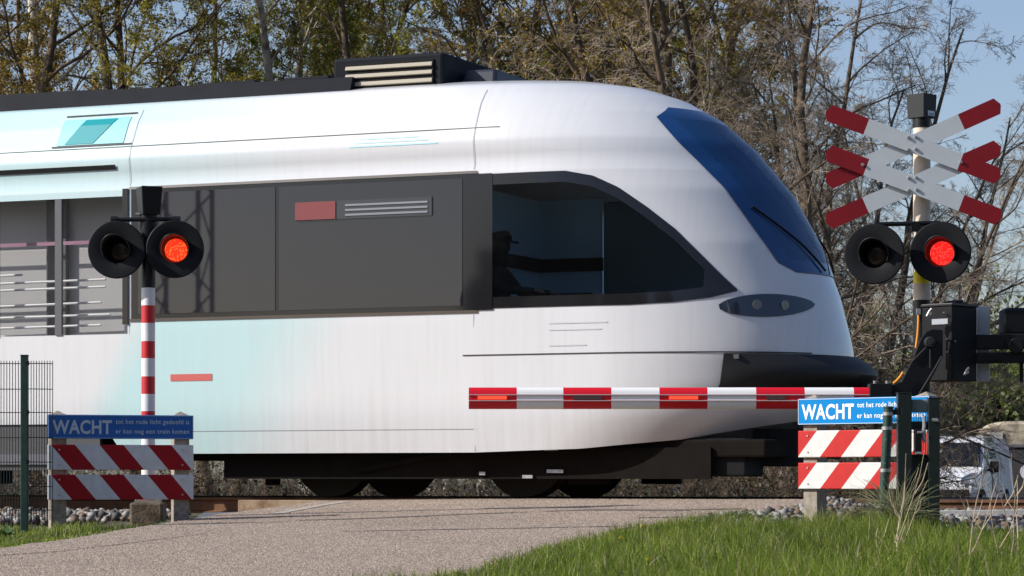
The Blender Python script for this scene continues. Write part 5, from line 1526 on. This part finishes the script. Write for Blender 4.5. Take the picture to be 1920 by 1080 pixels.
stalks('dry_weed', [((1790, 1095), 14.6, (1870, 895), 2), ((1815, 1095), 14.4, (1845, 870), 1), ((1860, 1095), 14.7, (1800, 930), 1)],
       'dry stalks crossing below the white van', seed=2)
stalks('dry_weed', [((1880, 1095), 14.2, (1850, 905), 2), ((1890, 1095), 14.0, (1895, 850), 2), ((1925, 1095), 14.1, (1862, 880), 1), ((1902, 1095), 14.5, (1905, 900), 1)],
       'tallest dry stalks at the bottom right corner', seed=3)

# dandelions
def dandelion(px, py, Y, lab):
    c = P(px, py, Y); z0 = float(z_off(c.x, c.y)) - 0.03
    t = thing('dandelion', lab, 'flower', (c.x, c.y, z0), 'dandelions in the verge')
    m = MB(); m.tube([(c.x + 0.01, c.y, z0), (c.x + 0.004, c.y, (z0 + c.z) / 2), (c.x, c.y, c.z)], 0.0025, n=6); m.build('stem', g1, t)
    m = MB()
    for ring, (nr, rr, zz) in enumerate(((14, 0.027, 0.000), (12, 0.020, 0.006), (8, 0.011, 0.012))):
        for k in range(nr):
            a = 2 * math.pi * (k + ring * .5) / nr; e = Vector((math.cos(a), math.sin(a) * 0.9, 0)); s_ = Vector((-e.y, e.x, 0)) * 0.0055
            b_ = c + Vector((0, 0, zz)); m.face([b_, b_ + e * rr * .6 - s_ + Vector((0, 0, .003)), b_ + e * rr + Vector((0, 0, .005)), b_ + e * rr * .6 + s_ + Vector((0, 0, .003))])
    m.tube([c + Vector((0, 0, -.008)), c + Vector((0, 0, .012))], [0.008, 0.019], n=10)
    m.build('flower_head', mat('dandelion_yellow', (0.85, 0.62, 0.015), 0.7), t, normals=False)
dandelion(1205, 988, 19.5, 'yellow dandelion farthest along the grass edge by the road')
dandelion(1165, 1010, 17.6, 'yellow dandelion at the grass edge above the leafy weed')
dandelion(1218, 1051, 14.6, 'yellow dandelion inside the grass, nearest the bottom edge')
dandelion(883, 1077, 13.9, 'yellow dandelion at the bottom tip of the grass wedge')

# broad-leaved weeds in the verge
def weed(px, py, Y, n, L, lab, seed):
    rng = random.Random(seed); c = P(px, py, Y); m = MB(); c.z = float(z_off(c.x, c.y)) - 0.02
    for k in range(n):
        a = rng.uniform(0, 6.28); up = rng.uniform(0.4, 1.2); l = L * rng.uniform(.6, 1.1); e = Vector((math.cos(a), math.sin(a), up)).normalized(); s_ = Vector((-math.sin(a), math.cos(a), 0)) * l * 0.16
        p1 = c + e * l * .5; p2 = c + e * l * .8 - Vector((0, 0, l * .05)); p3 = c + e * l - Vector((0, 0, l * .15))
        m.face([c, p1 - s_, p2 - s_ * .8, p3, p2 + s_ * .8, p1 + s_])
    o = m.build('broadleaf_weed', leaf_mat('weed_leaf', (0.03, 0.08, 0.015), (0.09, 0.17, 0.04), 0.3, 6), normals=False); tag(o, lab, 'weed')
weed(1070, 1050, 15.5, 16, 0.16, 'dark leafy weed where the grass meets the asphalt', 5)
weed(1350, 1075, 13.4, 22, 0.13, 'dark broad leaved weed low in the grass at the bottom edge', 6)
for k_, (px_, py_, Y_) in enumerate(((1440, 1040, 15.2), (1540, 1065, 14.0), (1250, 1045, 14.8), (1720, 1050, 14.6), (1600, 1030, 16.0))):
    weed(px_, py_, Y_, 14, 0.15, ['leafy weed in the grass left of the sign post', 'leafy weed low in the grass below the sunlit board', 'leafy weed near the grass edge beside the inner dandelion', 'leafy weed below the gate posts among dry stalks', 'leafy weed in the grass just below the wrapped tube'][k_], 20 + k_)
weed(5, 985, 20.6, 20, 0.16, 'leafy weed in the verge at the left edge', 7)
weed(300, 975, 22.4, 9, 0.09, 'small weed in front of the lamp post foot', 8)

# ------------------------------------------------------------------ parked vehicles far right
def van():
    Y = 70.0; gz = -0.72
    x0 = (1793 - 960) / F * Y
    t = thing('parked_van', 'small white van facing the camera beyond the track at the right', 'van', (x0, Y, gz), rz=R(-21), world_mesh=False)
    t.scale = (1.07, 1.07, 1.07)
    wp = mat('white_van_paint', (0.78, 0.80, 0.84), 0.3, coat=0.5, var=0.05)
    # local: -y is the front; profile in (y, z)
    prof = [(-2.05, 0.35), (-2.10, 0.62), (-2.02, 0.84), (-1.55, 1.02), (-1.28, 1.10), (-0.62, 1.68), (-0.35, 1.79), (0.4, 1.84), (1.9, 1.82), (2.15, 1.65), (2.22, 0.9), (2.2, 0.35)]
    def hw(y, z):
        w = 0.90
        if z > 1.05: w -= 0.16 * ((z - 1.05) / 0.8) ** 1.2
        if y < -1.2: w -= 0.10 * ((-1.2 - y) / 0.9) ** 1.6
        return w
    m = MB(); cols = [-1, -0.92, -0.6, 0, 0.6, 0.92, 1]
    rows = []
    for y, z in prof:
        row = []
        for c in cols:
            w = hw(y, z); dz = -0.03 * abs(c) ** 4; row.append((c * w, y + 0.05 * c * c * (1 if y < -1 else 0), z + dz))
        rows.append(row)
    m.grid(rows)
    for sg in (0, -1):
        side = [r_[sg] for r_ in rows]; m.face(side)
    m.face([rows[0][0], rows[0][-1], rows[-1][-1], rows[-1][0]])
    m.build('body', wp, t, bevel=0.03, smooth=True)
    def on(y0, z0, y1, z1, x0_, x1_, name, mt, off=0.012, seg=6):
        q = MB(); rows = []
        ny, nz = -(z1 - z0), (y1 - y0); l = math.hypot(ny, nz); ny, nz = ny / l, nz / l
        for i in range(seg + 1):
            u = i / seg; rows.append([((x0_ + (x1_ - x0_) * j / 8) * hw(y0 + (y1 - y0) * u, z0 + (z1 - z0) * u), y0 + (y1 - y0) * u + ny * off + 0.05 * (x0_ + (x1_ - x0_) * j / 8) ** 2 * (1 if y0 < -1 and y1 < -1 else (1 - u)), z0 + (z1 - z0) * u + nz * off) for j in range(9)])
        q.grid(rows); return q.build(name, mt, t, normals=False)
    on(-1.26, 1.13, -0.66, 1.665, -0.90, 0.90, 'windscreen', glassy('van_glass', (0.006, 0.008, 0.011), 0.06, 0.3))
    q = MB(); q.prism([(0.905, y, z) for y, z in ((-1.0, 1.12), (-0.58, 1.60), (0.25, 1.62), (0.25, 1.12))], (-0.02, 0, 0)); q = q.build('side_window', glassy('van_side_glass', (0.05, 0.065, 0.08), 0.03, 0.7), t)
    q.rotation_euler = (0, 0, 0); q.location = (0, 0, 0)
    # tilt side window to follow the body
    q.rotation_euler = (0, R(-12), 0); q.location = (0.225, 0, 0.02)
    for sg in (-1, 1):
        m = MB(); m.box((sg * 1.05, -0.85, 1.12), (0.20, 0.10, 0.26)); m.tube([(sg * 0.88, -0.85, 1.05), (sg * 1.0, -0.85, 1.05)], 0.03); m.build('wing_mirror', black_matt, t, bevel=0.03)
        m = MB(); m.prism([(sg * 0.55, -2.09, 0.72), (sg * 0.84, -1.98, 0.74), (sg * 0.86, -1.72, 0.97), (sg * 0.74, -1.80, 0.97), (sg * 0.56, -2.05, 0.86)], (0, -0.02, 0.015)); m.build('headlight', mat('van_headlight', (0.35, 0.37, 0.40), 0.15, metal=0.4), t)
        for yy in (-1.35, 1.35):
            w_ = MB(); w_.tube([(sg * 0.72, yy, 0.31), (sg * 0.91, yy, 0.31)], 0.31, n=28); wh = w_.build('wheel', black_matt, t, smooth=True)
            w_ = MB(); w_.tube([(sg * 0.905, yy, 0.31), (sg * 0.92, yy, 0.31)], 0.19, n=20); w_.build('rim', galv, wh)
    m = MB(); m.box((0, -2.12, 0.50), (1.5, 0.06, 0.22)); m.build('grille', black_matt, t, bevel=0.02)
    m = MB(); m.box((0.905, -0.15, 0.98), (0.02, 0.14, 0.03)); m.build('door_handle', black_matt, t)
    m = MB(); m.box((0.9, -0.95 + 0.62, 0.8), (0.012, 0.012, 0.9)); m.box((0.9, 0.32, 0.8), (0.012, 0.012, 0.9)); m.build('door_gap', seam, t)
    m = MB(); m.tube([(-0.6, -1.24, 1.14), (0.35, -1.05, 1.2)], 0.012); m.build('wiper', black_matt, t)
    # dashboard and a pale thing behind the glass is left to reflection; roof aerial
    m = MB(); m.tube([(-0.1, -0.35, 1.80), (-0.1, -0.28, 1.98)], 0.008); m.build('aerial', black_matt, t)
van()

def truck():
    Y = 76.0; gz = -0.75; k = F / Y
    x0 = (1900 - 960) / F * Y
    t = thing('old_truck', 'old dark truck with rounded cream canvas top behind the white van', 'truck', (x0, Y, gz), rz=R(-14), world_mesh=False)
    cream = mat('cream_canvas', (0.40, 0.34, 0.25), 0.9, color2=(0.10, 0.08, 0.065), scale=1.6, lo=0.42, hi=0.60, bump=0.03, bscale=3)  # dark mottling: stains, with tree shadows painted into the colour
    m = MB(); m.box((0.35, 0, 1.05), (2.5, 3.6, 1.35)); m.build('body', mat('dark_truck_side', (0.035, 0.033, 0.035), 0.6, var=0.3, scale=2), t, bevel=0.05)
    m = MB(); m.box((0.35, 0, 1.80), (2.56, 3.7, 0.10)); m.build('trim', mat('truck_trim', (0.10, 0.10, 0.11), 0.5), t, bevel=0.02)
    # rounded top
    m = MB(); rows = []
    for y, sc in ((-1.75, 0.86), (-1.6, 0.97), (-1.2, 1.0), (1.2, 1.0), (1.75, 0.9)):
        row = []
        for j in range(17):
            a = math.pi * j / 16; x = -math.copysign(abs(math.cos(a)) ** 0.55, math.cos(a)) * 1.20; z = abs(math.sin(a)) ** 0.75 * 0.66
            row.append((0.3 + x * sc, y, 1.80 + z * sc))
        rows.append(row)
    m.grid(rows); m.face(rows[0]); m.face(rows[-1]); m.build('canvas_top', cream, t, smooth=True)
    gl = glassy('truck_glass', (0.04, 0.04, 0.045), 0.1)
    m = MB(); m.box((-0.35, -1.772, 2.0), (0.42, 0.03, 0.30)); m.build('window', mat('pale_canvas_window', (0.40, 0.40, 0.38), 0.4), t, bevel=0.01)
    m = MB(); m.box((1.0, -1.772, 2.02), (0.5, 0.03, 0.32)); m.build('window', gl, t, bevel=0.01)
    m = MB(); m.tube([(0.50, -1.80, 1.12), (0.50, -1.83, 1.12)], 0.20, n=28); d = m.build('speed_disc', mat('disc_white', (0.55, 0.56, 0.60), 0.5), t)
    m = MB(); 
    for dz in (0.06, -0.06):
        for dx in (-0.07, 0.0, 0.07): m.box((0.50 + dx, -1.836, 1.12 + dz), (0.045, 0.008, 0.07))
    m.build('disc_mark', mat('disc_grey_mark', (0.25, 0.25, 0.28), 0.5), d)
    for sx in (-0.75, 1.35):
        w_ = MB(); w_.tube([(sx - 0.13, -1.1, 0.42), (sx + 0.13, -1.1, 0.42)], 0.42, n=24); w_.build('wheel', black_matt, t)
        w_ = MB(); w_.tube([(sx - 0.13, 1.1, 0.42), (sx + 0.13, 1.1, 0.42)], 0.42, n=24); w_.build('wheel', black_matt, t)
truck()

# lattice mast on the camera's side, seen mirrored in the train's window
def mast():
    t = thing('lattice_mast', 'dark steel lattice mast mirrored in the train window right of the left lamps', 'mast', (-83.0, -32.6, -0.4), rz=R(20), world_mesh=False)
    m = MB(); H = 34; a = 1.05
    lv = [i * 2.2 for i in range(int(H / 2.2) + 1)]
    c = [(-a, -a), (a, -a), (a, a), (-a, a)]
    for x, y in c: m.tube([(x, y, 0), (x, y, lv[-1])], 0.11, n=6)
    for i in range(len(lv) - 1):
        for j in range(4):
            p, q = c[j], c[(j + 1) % 4]
            if i % 2: p, q = q, p
            m.tube([(*p, lv[i]), (*q, lv[i + 1])], 0.05, n=4, cap=False)
    m.build('lattice', mat('mast_steel', (0.03, 0.03, 0.035), 0.7), t, normals=False)
mast()

for o in bpy.data.objects:
    if '_world' in o: del o['_world']
